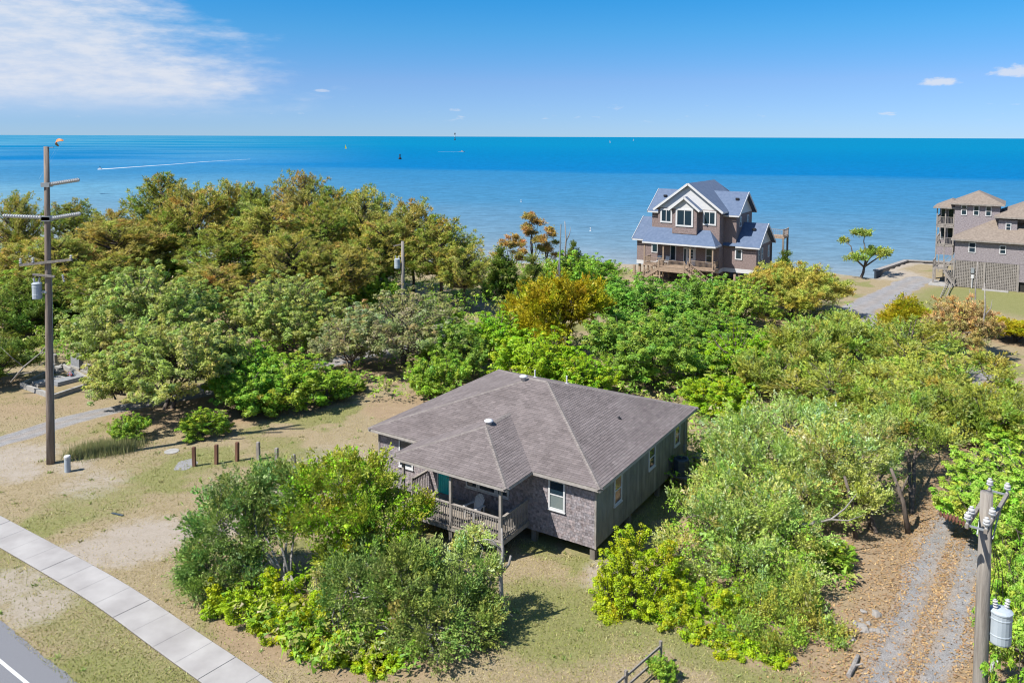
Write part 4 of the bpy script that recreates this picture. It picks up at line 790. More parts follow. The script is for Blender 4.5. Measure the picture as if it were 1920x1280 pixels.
def blue_house():
    r = empty('beach_house', (20.74, 112.52, 0), YAW, 'brown shingled beach house with blue roof, white gables and double front stairs', 'house')
    b = 2.1; FX = (0, -1, 0); W = 8.9
    # ground storey
    MB().box(0, W, 0, 12.0, b, 10.15).build('central_wall', MT['brown_shingle'], r)
    MB().box(W+0.003, 13.4, 2.0, 9.3, b, 5.35).build('right_wing_wall', MT['brown_shingle'], r)
    MB().box(-4.0, -0.003, 2.0, 9.3, b, 5.35).build('left_wing_wall', MT['brown_shingle'], r)
    MB().box(W+0.003, 10.6, 2.0, 9.5, 5.35, 9.55).build('right_upper_wall', MT['brown_shingle'], r)
    MB().box(-1.7, -0.003, 2.0, 9.5, 5.35, 9.55).build('left_upper_wall', MT['brown_shingle'], r)
    for (x0, x1, y0, y1) in ((-0.03, W+0.03, -0.03, 12.03), (W+0.04, 13.43, 1.97, 9.33), (-4.03, -0.04, 1.97, 9.33)): MB().box(x0, x1, y0, y1, 1.55, b-0.003).build('skirt_board', MT['white'], r)
    for x in (-3.7, -1.0, 1.6, 4.4, 7.2, 8.6, 11, 13.1):
        for y in (0.4, 2.4, 5.5, 8.9): MB().box(x-0.15, x+0.15, y-0.15, y+0.15, -0.6, 1.56).build('piling', MT['new_wood'], r)
    MB().box(0.5, 8.4, 1.2, 11, -0.3, 1.54).build('lower_enclosure', MT['brown_shingle'], r)
    # roofs
    g = gable(r, -0.55, W+0.55, -0.45, 11.0, 9.95, 13.75, 'y', 'blue_roof', ends=(1, 0))
    bk = MB(); bk.slab([(W+0.55, 11.0, 9.95), (W+0.55, 12.6, 9.95), (-0.55, 12.6, 9.95), (-0.55, 11.0, 9.95), (W/2, 11.0, 13.75)][1:3]+[(W/2, 11.0, 13.75)], 0.12); bk.build('hip_end', MT['blue_roof'], g)
    gw = MB(); tri_wall(gw, (0.0, -0.02, 10.15), (W, -0.02, 10.15), (W/2, -0.02, 13.45), 0.15, FX); gw.build('gable_wall', MT['white'], r)
    gable(r, W/2, 11.15, 1.5, 10.0, 9.45, 12.45, 'x', 'blue_roof', ends=(0, 1)); gable(r, -2.25, W/2, 1.5, 10.0, 9.45, 12.45, 'x', 'blue_roof', ends=(1, 0))
    gw = MB(); tri_wall(gw, (10.61, 2.0, 9.5), (10.61, 9.5, 9.5), (10.61, 5.75, 12.2), 0.15, (1, 0, 0)); gw.build('gable_wall', MT['white'], r)
    gw = MB(); tri_wall(gw, (-1.71, 9.5, 9.5), (-1.71, 2.0, 9.5), (-1.71, 5.75, 12.2), 0.15, (-1, 0, 0)); gw.build('gable_wall', MT['white'], r)
    gable(r, 10.61, 14.0, 1.5, 9.8, 5.25, 8.2, 'x', 'blue_roof', ends=(0, 1)); gable(r, -4.6, -1.71, 1.5, 9.8, 5.25, 8.2, 'x', 'blue_roof', ends=(1, 0))
    sk = MB(); sk.slab([(W, 1.5, 5.25), (10.62, 1.5, 5.25), (10.62, 2.05, 5.64), (W, 2.05, 5.64)], 0.1); sk.slab([(-1.72, 1.5, 5.25), (0, 1.5, 5.25), (0, 2.05, 5.64), (-1.72, 2.05, 5.64)], 0.1); sk.build('skirt_roof', MT['blue_roof'], r)
    for x in (13.41, -4.01):
        s = 1 if x > 0 else -1; gw = MB(); a, c = ((x, 2.0, 5.33), (x, 9.3, 5.33)); 
        tri_wall(gw, a if s > 0 else c, c if s > 0 else a, (x, 5.65, 7.95), 0.15, (s, 0, 0)); gw.build('gable_wall', MT['white'], r)
    # porch
    pr = MB(); pr.slab([(-1.3, -2.5, 5.5), (W+0.3, -2.5, 5.5), (W-1.3, 0.01, 7.35), (0.0, 0.01, 7.35), (-1.3, 0.01, 7.35)], 0.12); pr.slab([(W+0.3, -2.5, 5.5), (W+0.3, 0.01, 5.5), (W-1.3, 0.01, 7.35)], 0.12); p = pr.build('porch_roof', MT['blue_roof'], r)
    f = MB(); f.box(-1.3, W+0.3, -2.53, -2.5, 5.28, 5.49); f.box(W+0.3, W+0.33, -2.5, 0.0, 5.28, 5.49); f.box(-1.33, -1.3, -2.5, 0.0, 5.28, 5.49); f.build('fascia', MT['white'], p)
    MB().box(-1.2, W+0.2, -2.4, -0.04, 2.12, 2.3).build('porch_deck', MT['new_wood'], r)
    for x in (-1.05, 1.75, 5.6, 8.75): MB().box(x-0.09, x+0.09, -2.3, -2.12, -0.5, 5.3).build('porch_post', MT['new_wood'], r)
    railing(r, [(-1.05, -2.2, 0), (1.75, -2.2, 0)], 2.3, 'new_wood'); railing(r, [(5.6, -2.2, 0), (8.75, -2.2, 0)], 2.3, 'new_wood'); railing(r, [(8.75, -2.2, 0), (8.75, -0.15, 0)], 2.3, 'new_wood'); railing(r, [(-1.05, -2.2, 0), (-1.05, -0.15, 0)], 2.3, 'new_wood')
    MB().box(1.7, 5.4, -3.8, -2.405, 2.1, 2.29).build('stair_landing', MT['new_wood'], r); MB().box(1.72, 5.38, -3.84, -3.805, 1.75, 2.28).build('landing_beam', MT['new_wood'], r)
    for x in (1.85, 5.25): MB().box(x-0.1, x+0.1, -3.78, -3.58, -0.5, 2.09).build('landing_post', MT['new_wood'], r)
    railing(r, [(1.75, -3.75, 0), (5.35, -3.75, 0)], 2.3, 'new_wood')
    for s, x0 in ((-1, 1.7), (1, 5.4)):
        for i in range(11): x = x0+s*(i*0.27+0.14); z = 2.1-i*0.19; MB().box(x-0.14, x+0.14, -3.75, -2.5, z-0.05, z).build('stair_tread', MT['new_wood'], r)
        for y in (-3.78, -2.47):
            MB().bar((x0, y, 2.1), (x0+s*3.0, y, 0.0), 0.05, 0.3).build('stair_stringer', MT['new_wood'], r)
            railing(r, [(x0, y, 0.0), (x0+s*3.0, y, -2.1)], 2.2, 'new_wood', 0.95, 0.3)
    # bay with its own gable
    MB().box(2.5, 6.0, -0.95, -0.004, 6.75, 10.3).build('bay_wall', MT['brown_shingle'], r)
    gable(r, 2.0, 6.5, -1.35, 0.6, 10.1, 11.9, 'y', 'blue_roof', ends=(1, 0), name='bay_roof')
    gw = MB(); tri_wall(gw, (2.45, -0.97, 10.2), (6.05, -0.97, 10.2), (4.25, -0.97, 11.7), 0.12, FX); gw.build('gable_wall', MT['white'], r)
    def win(x, y, z0, z1, w, panes='double', ax=(1, 0, 0), n=FX, fw=0.13): window(r, (x, y, (z0+z1)/2), w, z1-z0, ax, n, panes, ('glass', 'glass'), fw, 0.09, False)
    win(4.25, -0.96, 7.75, 10.25, 2.5, 'pair', fw=0.24); win(1.25, -0.01, 8.05, 10.05, 1.75, 'pair', fw=0.22); win(7.5, -0.01, 8.05, 10.05, 1.85, 'pair', fw=0.22)
    win(11.0, 2.0, 3.35, 4.85, 1.0, 'single', fw=0.16); win(-1.2, 2.0, 3.35, 4.75, 1.0, 'single', fw=0.15); win(7.6, 0, 2.75, 4.9, 1.15, 'double', fw=0.14); win(2.35, 0, 2.75, 5.0, 0.9, 'single', fw=0.14)
    for y in (3.2, 4.7, 8.1): win(13.4, y, 3.2, 4.9, 0.85, 'double', (0, 1, 0), (1, 0, 0), 0.14)
    for y in (3.8, 7.3): win(10.6, y, 7.7, 9.1, 0.85, 'double', (0, 1, 0), (1, 0, 0), 0.14)
    d = MB().box(4.45, 5.4, -0.06, 0.0, 2.3, 4.7).build('door', MT['white'], r)
    for i in range(2):
        for j in range(3): MB().box(4.6+i*0.34, 4.9+i*0.34, -0.075, -0.061, 3.3+j*0.42, 3.66+j*0.42).build('pane', MT['glass'], d)
    df = MB(); df.box(3.85, 4.44, -0.05, 0, 2.3, 4.8); df.box(5.41, 5.62, -0.05, 0, 2.3, 4.8); df.build('door_frame', MT['white'], r); MB().box(3.98, 4.22, -0.065, -0.051, 2.6, 4.55).build('sidelight', MT['glass'], r)
    for (x, y, z) in ((10.0, 4.2, 11.55), (-0.6, 4.2, 11.55), (12.4, 4.3, 7.45)): MB().box(x-0.22, x+0.22, y-0.2, y+0.2, z-0.15, z+0.12).build('roof_vent', MT['black'], r)
    # rear deck on the right
    MB().box(12.6, 15.2, 9.6, 12.4, 5.7, 5.95).build('rear_deck', MT['new_wood'], r); railing(r, [(12.7, 9.7, 0), (15.1, 9.7, 0), (15.1, 12.3, 0)], 5.95, 'new_wood', 1.05, 0.25)
    for (x, y) in ((15.05, 9.75), (15.05, 12.25), (12.75, 12.25)): MB().box(x-0.12, x+0.12, y-0.12, y+0.12, -0.5, 5.7).build('deck_post', MT['pile_wood'], r)
    M_ = r.matrix_basis
    for k, x in enumerate((0.55, 1.75)):
        c = empty('porch_chair', M_ @ Vector((x, -0.9, 2.3)), YAW, ('white porch chair nearest the left porch post of the blue-roofed house', 'white porch chair nearest the front door of the blue-roofed house')[k], 'chair', 'white chairs on the beach house porch')
        MB().box(-0.3, 0.3, -0.35, 0.2, 0.36, 0.42).build('seat', MT['white'], c); MB().bar((0, 0.2, 0.4), (0, 0.42, 1.1), 0.58, 0.05, up=(0, -1, 0.3)).build('backrest', MT['white'], c)
        for (a, q) in ((-0.27, -0.3), (0.27, -0.3), (-0.27, 0.2), (0.27, 0.2)): MB().box(a-0.03, a+0.03, q-0.03, q+0.03, 0, 0.36).build('leg', MT['white'], c)
    # small outdoor shower platform at the left end
    return r
blue_house()

def grey_house():
    r = empty('raised_house', (60.1, 107.3, 0), YAW, 'grey shingled three-level house on stilts with tan roof and lattice-clad base', 'house')
    FX = (0, -1, 0)
    MB().box(0, 16, 0, 9, 3.6, 6.55).build('front_wall', MT['grey_shingle'], r)
    MB().box(-0.4, 5.0, 4.2, 12, 6.4, 11.1).build('upper_wall', MT['grey_shingle'], r)
    MB().box(5.0, 18, 3.9, 12, 6.4, 9.75).build('upper_right_wall', MT['grey_shingle'], r)
    MB().box(4.9, 7.05, 2.2, 3.9, 6.6, 9.2).build('dormer_wall', MT['grey_shingle'], r)
    # lattice skirt: real slats over a dark store
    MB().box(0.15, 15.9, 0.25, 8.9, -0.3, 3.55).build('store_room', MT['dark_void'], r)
    la = MB(); x = 0.02
    while x < 7.4: la.box(x, x+0.10, 0.02, 0.045, 0.02, 3.58); x += 0.2
    z = 0.05
    while z < 3.5: la.box(0.02, 7.4, 0.05, 0.075, z, z+0.10); z += 0.2
    o = la.build('lattice', MT['grey_wood'], r); o['kind'] = 'stuff'
    MB().box(7.45, 16, 0.0, 0.08, 1.3, 3.58).build('store_panel', MT['grey_shingle'], r)
    for x in (0.0, 3.6, 7.4, 11): MB().box(x-0.1, x+0.1, -0.06, 0.015, -0.4, 3.58).build('piling', MT['grey_wood'], r)
    hip(r, -0.45, 18.5, -0.5, 10.5, 6.5, 0.52, 'tan_roof', trim='grey_wood')
    hip(r, -0.95, 5.55, 3.7, 12.5, 11.05, 0.5, 'tan_roof', 'tower_roof', trim='grey_wood')
    hip(r, 4.4, 20, 1.75, 12.6, 9.6, 0.52, 'tan_roof', 'main_roof', trim='grey_wood')
    def win(x, y, z0, z1, w): window(r, (x, y, (z0+z1)/2), w, z1-z0, (1, 0, 0), FX, 'double', ('glass', 'glass'), 0.1, 0.07, False)
    for x in (0.72, 2.2, 3.65): win(x, 4.2, 9.4, 10.8, 0.72)
    win(2.05, 0, 4.75, 6.15, 0.85); win(5.55, 0, 4.85, 6.0, 0.75); win(6.05, 2.2, 7.7, 8.8, 0.66)
    # stacked screened porches on the left
    px0, px1, py0, py1 = -2.65, -0.42, 4.6, 10.5
    for (z, n) in ((5.0, 0), (7.9, 1)): MB().box(px0, px1, py0, py1, z-0.25, z).build('porch_floor', MT['grey_wood'], r)
    MB().box(px0, px1, py0+0.02, py1, 3.6, 4.75).build('porch_skirt_wall', MT['grey_shingle'], r)
    MB().box(px0+0.35, px1, py0+2.6, py0+2.7, 5.0, 10.4).build('porch_back_wall', MT['grey_shingle'], r)
    for zz in (5.0, 7.9):
        for x in (-1.9, -1.0): window(r, (x, py0+2.6, zz+1.5), 0.75, 2.0, (1, 0, 0), FX, 'single', ('glass', 'glass'), 0.06, 0.05, False)
    for x in (px0+0.06, -1.55, px1-0.08): MB().box(x-0.07, x+0.07, py0, py0+0.14, -0.4, 10.4).build('porch_post', MT['grey_wood'], r)
    MB().box(px0, px0+0.14, py1-0.14, py1, -0.4, 10.4).build('porch_post', MT['grey_wood'], r)
    for z in (5.0, 7.9): railing(r, [(px0+0.1, py0+0.07, 0), (px1-0.1, py0+0.07, 0)], z, 'grey_wood', 1.05, 0.16); railing(r, [(px0+0.07, py1-0.1, 0), (px0+0.07, py0+0.1, 0)], z, 'grey_wood', 1.05, 0.3)
    for z in (7.45, 10.15): MB().box(px0, px1, py0+0.02, py0+0.12, z, z+0.22).build('porch_beam', MT['grey_wood'], r)
    hip(r, px0-0.4, px1+1.6, py0-0.45, py1+0.4, 10.4, 0.5, 'tan_roof', 'porch_roof', trim='grey_wood')
    # entry landing and stairs below the porch
    MB().box(px0, -0.9, 1.2, 4.5, 2.0, 2.15).build('entry_landing', MT['grey_wood'], r); railing(r, [(px0+0.05, 4.3, 0), (px0+0.05, 1.3, 0), (-1.2, 1.3, 0)], 2.15, 'grey_wood', 1.0, 0.2)
    for (x, y) in ((px0+0.1, 1.3), (-1.0, 1.3), (px0+0.1, 4.3)): MB().box(x-0.1, x+0.1, y-0.1, y+0.1, -0.4, 2.0).build('landing_post', MT['grey_wood'], r)
    for i in range(9): MB().box(-1.2+i*0.16, -0.9+i*0.16, -0.2, 1.0, 2.05-i*0.22, 2.11-i*0.22).build('stair_tread', MT['grey_wood'], r)
    railing(r, [(-1.2, -0.2, 0), (0.1, -0.2, -1.9)], 2.1, 'grey_wood', 0.95, 0.2); MB().bar((-1.2, -0.22, 2.0), (0.2, -0.22, 0.05), 0.05, 0.28).build('stair_stringer', MT['grey_wood'], r)
    railing(r, [(-1.3, 2.6, 0), (0.3, 2.6, 1.7)], 2.15, 'grey_wood', 0.95, 0.2); MB().bar((-1.3, 2.6, 2.1), (0.3, 2.6, 3.9), 0.9, 0.2).build('upper_stair', MT['grey_wood'], r)
    MB().box(px0-0.3, 0.0, -0.9, 4.6, -0.1, 0.06).build('concrete_pad', MT['plain_concrete'], r)
    # meter boxes on the lattice
    MB().box(2.0, 2.4, -0.12, 0.0, 2.0, 2.7).build('meter_box', MT['metal'], r); MB().box(2.05, 2.38, -0.12, 0.0, 1.3, 1.8).build('meter_box', MT['white'], r); MB().tube([(2.2, -0.06, 1.3), (2.2, -0.06, 0.0)], 0.06, 8).build('conduit', MT['white'], r)
    MB().box(3.4, 6.4, -1.3, -0.3, -0.1, 0.07).build('walkway_slab', MT['plain_concrete'], r)
    return r
grey_house()
# ---------------------------------------------------------------- poles, posts, fence, graves, things on the water
def ribbed(mb, p0, p1, r0, r1, n=14):
    p0 = Vector(p0); p1 = Vector(p1); d = p1-p0; L = d.length; prof = []
    for i in range(n): h = L*i/n; prof += [(r0, h), (r1, h+L/n*0.35), (r1*0.97, h+L/n*0.5), (r0, h+L/n*0.6)]
    prof.append((r0, L)); mb.lathe(p0, prof, 10, d)
def transformer_can(parent, c, r, h, name='transformer'):
    c = Vector(c); m = MB(); m.lathe(c, [(r*0.96, 0), (r, 0.04), (r, h*0.93), (r*1.06, h*0.94), (r*1.06, h*0.98), (r*0.8, h*1.03), (r*0.3, h*1.06)], 18); o = m.build(name, MT['transformer'], parent, smooth=False)
    for a in (-0.5, 0.5): b = MB(); ribbed(b, c+Vector((a*r, 0, h*1.0)), c+Vector((a*r*1.3, 0, h*1.0+0.32)), 0.04, 0.075, 4); b.build('bushing', MT['ceramic'], o)
    for z in (0.25, 0.75): MB().lathe(c+Vector((0, 0, h*z)), [(r*1.005, 0), (r*1.03, 0.01), (r*1.03, 0.04), (r*1.005, 0.05)], 18).build('band', MT['transformer'], o)
    return o

def tall_pole():
    b = Vector((-28.25, 47.6, 0)); r = empty('utility_pole', b, 0, 'tall brown wooden utility pole beside the left gravel path', 'utility pole')
    lean = 0.45; P = lambda z, x=0, y=0: (lean*z/19.4+x, y, z)
    m = MB(); m.tube([P(-0.5), P(3), P(7), P(11), P(15), P(19.4)], [0.245, 0.23, 0.21, 0.185, 0.165, 0.145], 16); m.build('pole_shaft', MT['pole_wood'], r, smooth=True)
    for (z, s, dz, L) in ((17.15, 1, 0.28, 1.75), (15.1, 1, 0.30, 1.8), (15.15, -1, 0.1, 2.45)):
        i = MB(); ribbed(i, P(z, s*0.2), P(z+dz, s*(0.2+L)), 0.07, 0.13, 16); i.build('line_insulator', MT['ceramic'], r); MB().box(P(z)[0]-0.25, P(z)[0]+0.25, -0.22, 0.22, z-0.16, z+0.1).build('mount_band', MT['metal'], r)
    MB().bar(P(12.3, -1.55, -0.25), P(12.65, 1.6, -0.25), 0.11, 0.14).build('crossarm', MT['pale_pole'], r)
    for x in (-1.5, -0.75, 1.52): i = MB(); ribbed(i, P(12.4+0.07*(x+1.5), x, -0.25), P(12.72+0.07*(x+1.5), x, -0.25), 0.04, 0.09, 3); i.build('pin_insulator', MT['ceramic'], r)
    MB().bar(P(11.75, -0.75, -0.28), P(11.62, 0.55, -0.28), 0.1, 0.12).build('crossarm', MT['pale_pole'], r)
    transformer_can(r, P(10.25, -0.6, -0.12), 0.27, 0.95)
    MB().box(P(10.6)[0]-0.5, P(10.6)[0], -0.2, 0.0, 10.6, 10.72).build('transformer_bracket', MT['metal'], r)
    c = MB(); ribbed(c, P(11.3, 1.1, -0.25), P(11.75, 1.0, -0.25), 0.035, 0.07, 4); c.build('fuse_cutout', MT['ceramic'], r)
    for k in range(2): w = MB(); w.tube([P(12.3, -0.7+k*0.3, -0.28), P(11.9, -0.85+k*0.25, -0.3), P(11.5, -0.75+k*0.2, -0.2)], 0.012, 5); w.build('lead_wire', MT['black'], r)
    MB().bar(P(19.33), P(19.36, 0.42), 0.06, 0.05).build('top_bracket', MT['metal'], r); MB().tube([P(0.1, 0.27), P(6, 0.245), P(11.6, 0.22)], 0.015, 5).build('ground_wire', MT['metal'], r)
tall_pole()

def near_pole():
    b = Vector((13.96, 22.7, 0)); r = empty('utility_pole', b, 0, 'pale weathered utility pole with twin insulator arms by the right driveway', 'utility pole')
    m = MB(); m.tube([(0.12, 0, -0.5), (0.08, 0, 3), (0.03, 0, 6.5), (0, 0, 9.75)], [0.225, 0.205, 0.185, 0.165], 18); m.build('pole_shaft', MT['pale_pole'], r, smooth=True)
    d = Vector((0.66, 0.75, 0)).normalized(); s = Vector((d.y, -d.x, 0)); z = 9.12
    for k in (-1, 1):
        off = s*(0.235*k); a = off-d*1.3; e = off+d*1.9; arm = MB(); arm.bar((a.x, a.y, z), (e.x, e.y, z), 0.09, 0.115); am = arm.build('crossarm', MT['pale_pole'], r)
        for t in (-1.2, -0.72 if k < 0 else -0.42, 1.8):
            q = off+d*t; i = MB(); i.lathe((q.x, q.y, z+0.058), [(0.035, 0), (0.035, 0.1), (0.085, 0.11), (0.095, 0.16), (0.055, 0.17), (0.06, 0.2), (0.09, 0.21), (0.088, 0.25), (0.05, 0.27), (0.055, 0.32), (0.03, 0.33)], 14); i.build('pin_insulator', MT['ceramic'], am, smooth=False)
            g = MB(); g.lathe((q.x, q.y, z+0.185), [(0.097, 0), (0.1, 0.01), (0.097, 0.02)], 14); g.build('insulator_ring', MT['metal'], am)
    for t in (-1.2, 1.8): p = -s*0.19+d*t; q = s*0.19+d*t; MB().bar((p.x, p.y, z), (q.x, q.y, z), 0.05, 0.05).build('spacer_bolt', MT['metal'], r)
    for k in (-1, 1): MB().bar(((s*0.2*k).x, (s*0.2*k).y, 8.4), ((s*0.235*k+d*0.8).x, (s*0.235*k+d*0.8).y, z-0.07), 0.03, 0.03).build('arm_brace', MT['metal'], r)
    # string of brown discs dead-ended to the left
    st = -s*0.3-d*1.0
    for k in range(2):
        i = MB(); p0 = Vector((st.x-0.05, st.y+0.3*k, z-0.06)); ribbed(i, p0, p0+Vector((-0.52, 0.12, 0.16-0.06*k)), 0.03, 0.085, 6); i.build('strain_insulator', MT['brown_ceramic'], r)
    transformer_can(r, (0.52, -0.1, 5.25), 0.30, 0.98); MB().bar((0.1, -0.05, 6.0), (0.35, -0.08, 6.0), 0.1, 0.08).build('transformer_bracket', MT['metal'], r); MB().bar((0.1, -0.05, 5.5), (0.35, -0.08, 5.5), 0.1, 0.08).build('transformer_bracket', MT['metal'], r)
    a = MB(); a.tube([(0.27, -0.2, 0), (0.27, -0.2, 4.6), (0.33, -0.2, 4.75), (0.4, -0.2, 4.7)], 0.05, 8); a.build('conduit', MT['ceramic'], r)
    for k in range(3): w = MB(); w.tube([(0.2+0.2*k, -0.05, 6.5), (0.3+0.1*k, -0.1, 7.4), (0.1, -0.05+0.05*k, 8.9)], 0.01, 5); w.build('lead_wire', MT['black'], r)
near_pole()

def small_pole():
    r = empty('utility_pole', (-11.04, 80, 0), 0, 'slim grey utility pole with one transformer among the trees', 'utility pole')
    MB().tube([(0, 0, -0.4), (0, 0, 5), (0, 0, 9.5)], [0.2, 0.18, 0.15], 12).build('pole_shaft', MT['pale_pole'], r, smooth=True)
    transformer_can(r, (-0.55, -0.05, 6.75), 0.3, 0.95); MB().bar((-0.35, 0, 7.2), (0, 0, 7.2), 0.1, 0.1).build('transformer_bracket', MT['metal'], r); MB().bar((-0.95, 0, 9.0), (0.1, 0, 9.25), 0.09, 0.11).build('crossarm', MT['pale_pole'], r)
small_pole()
def tripod():
    r = empty('mast', (5.2, 88, 0), 0, 'thin grey mast braced by leaning poles in front of the bay', 'mast')
    MB().tube([(0, 0, -0.3), (0.1, 0, 5), (0.25, 0, 10.4)], [0.10, 0.09, 0.06], 8).build('pole', MT['metal'], r)
    for (x, y) in ((-1.1, -0.6), (0.9, 0.5), (-0.35, 0.9)): MB().tube([(x, y, -0.2), (0.08, 0, 6.4)], 0.055, 6).build('brace', MT['pale_pole'], r)
tripod()

# row of stub posts on the lawn
for k, (px, py, top, mt, lab) in enumerate(((364.5, 873.6, 1.22, 'dark_wood', 'reddish wooden post beside the gravel circle, leftmost in the row'), (405.8, 869.5, 1.22, 'dark_wood', 'second reddish wooden post from the left in the lawn row'), (444.8, 863.9, 1.2, 'dark_wood', 'third and last reddish post before the grey ones'),
        (484.9, 861, 1.12, 'grey_wood', 'first grey wooden post right of the reddish ones'), (519, 870.6, 1.05, 'grey_wood', 'second grey wooden post, just behind the cedar'), (552, 883, 1.05, 'grey_wood', 'grey wooden post half hidden by cedar tips'), (594, 893, 1.1, 'grey_wood', 'last grey post of the row, nearest the cottage'))):
    x, y, z = atz(px, py); m = MB(); w = 0.09; m.box(-w, w, -w, w, -0.3, top-0.03); m.add([(-w, -w, top-0.03), (w, -w, top-0.03), (w, w, top-0.03), (-w, w, top-0.03), (-w*0.7, -w*0.7, top), (w*0.7, -w*0.7, top), (w*0.7, w*0.7, top), (-w*0.7, w*0.7, top)], MB.BF[1:])
    o = m.build('wooden_post', MT[mt], None, loc=(x, y, 0), rot=(random.uniform(-0.03, 0.03), random.uniform(-0.04, 0.04), random.uniform(-0.5, 0))); tag(o, lab, 'post', 'stub posts in a row on the lawn')
# utility marker
x, y, _ = atz(127, 884); r = empty('utility_marker', (x, y, 0), 0, 'short grey cylindrical utility marker with white cap at the foot of the tall pole', 'utility marker')
MB().lathe((0, 0, -0.1), [(0.17, 0), (0.17, 0.92), (0.16, 0.95)], 16).build('tube', MT['transformer'], r, smooth=False); MB().lathe((0, 0, 0.84), [(0.185, 0), (0.19, 0.10), (0.16, 0.15), (0.0, 0.17)], 16).build('cap', MT['white'], r)
# gravel circle and cover
x, y, _ = atz(348, 871); m = MB(); vs = [(math.cos(t)*0.62*(1+0.12*math.sin(3*t+1)), math.sin(t)*0.85*(1+0.1*math.sin(5*t)), 0.01) for t in [i*math.pi/12 for i in range(24)]]; m.cur = (0.36, 0.355, 0.36); m.add(vs, [tuple(range(24))]); o = m.build('gravel_circle', GRAVEL, None, loc=(x, y, 0)); o['kind'] = 'structure'
x, y, _ = atz(322, 846); m = MB(); m.lathe((0, 0, -0.03), [(0.45, 0), (0.45, 0.06), (0.4, 0.075), (0.38, 0.07)], 20); tag(m.build('manhole_cover', MT['plain_concrete'], None, loc=(x, y, 0)), 'round concrete cover set flush in the lawn by the oaks', 'cover')
# plank lying on the lawn
x, y, _ = atz(220, 964); m = MB(); m.bar((-0.35, 0.12, 0.03), (0.4, -0.2, 0.05), 0.12, 0.03); m.cur = (0.3, 0.4, 0.3); tag(m.build('board_scrap', MT['hvac'], None, loc=(x, y, 0)), 'small dark board lying flat on the dry lawn', 'board')

def rail_fence():
    a = Vector(atz(1238, 1247)); r = empty('rail_fence', a, 0, 'short weathered split-rail fence at the lawn edge bottom right', 'fence'); d = (Vector(atz(1187, 1292))-a).normalized()
    for k, t in enumerate((0.0, 2.3, 4.6)): p = d*t; MB().bar((p.x, p.y, -0.3), (p.x, p.y, 0.98), 0.10, 0.10, up=(d.x, d.y, 0)).build('post', MT['pale_pole'], r)
    for k in range(2):
        for z in (0.38, 0.78): p = d*(2.3*k-0.05); q = d*(2.3*(k+1)); MB().bar((p.x, p.y, z), (q.x, q.y, z-0.03), 0.05, 0.085).build('rail', MT['pale_pole'], r)
rail_fence()
m = MB(); m.tube([(0, 0, 0.08), (0.4, 0.5, 0.1), (0.85, 1.15, 0.09)], [0.09, 0.1, 0.08], 8); m.tube([(0.4, 0.5, 0.12), (0.75, 0.5, 0.22)], [0.05, 0.03], 6); tag(m.build('log', MT['dead_wood'], None, loc=(12.62, 28.4, 0)), 'short bleached log lying beside the gravel driveway', 'log')

# bulkhead along the point
bk = empty('seawall', (60, 120, 0), 0, 'pale concrete seawall edging the sandy point by the water', 'seawall')
bp = [(-5.9, -2.6), (3.7, 7.5), (7.8, 6.0), (14, 3.5), (30, -2)]
for a, b in zip(bp[:-1], bp[1:]):
    MB().bar((a[0], a[1], -0.6), (b[0], b[1], -0.6), 0.3, 1.9).build('wall_panel', MT['plain_concrete'], bk); MB().bar((a[0], a[1], 0.4), (b[0], b[1], 0.4), 0.75, 0.16).build('cap', MT['stone'], bk)

# weathered ladder on the grass
p = Vector(atz(1768, 560)); q = Vector(atz(1783, 530)); d = (q-p); L = d.length; d.normalize(); s = Vector((d.y, -d.x, 0)); ld = empty('ladder', p, 0, 'bleached wooden ladder lying on the grass by the raised house', 'ladder')
for k in (-1, 1): MB().bar(tuple(s*0.33*k+Vector((0, 0, 0.12))), tuple(s*0.33*k+d*L+Vector((0, 0, 0.5))), 0.1, 0.12).build('side_rail', MT['pale_pole'], ld)
for i in range(9): t = L*(i+0.5)/9; c = d*t+Vector((0, 0, 0.12+0.38*(i+0.5)/9)); MB().bar(tuple(c-s*0.33), tuple(c+s*0.33), 0.09, 0.06).build('rung', MT['pale_pole'], ld)

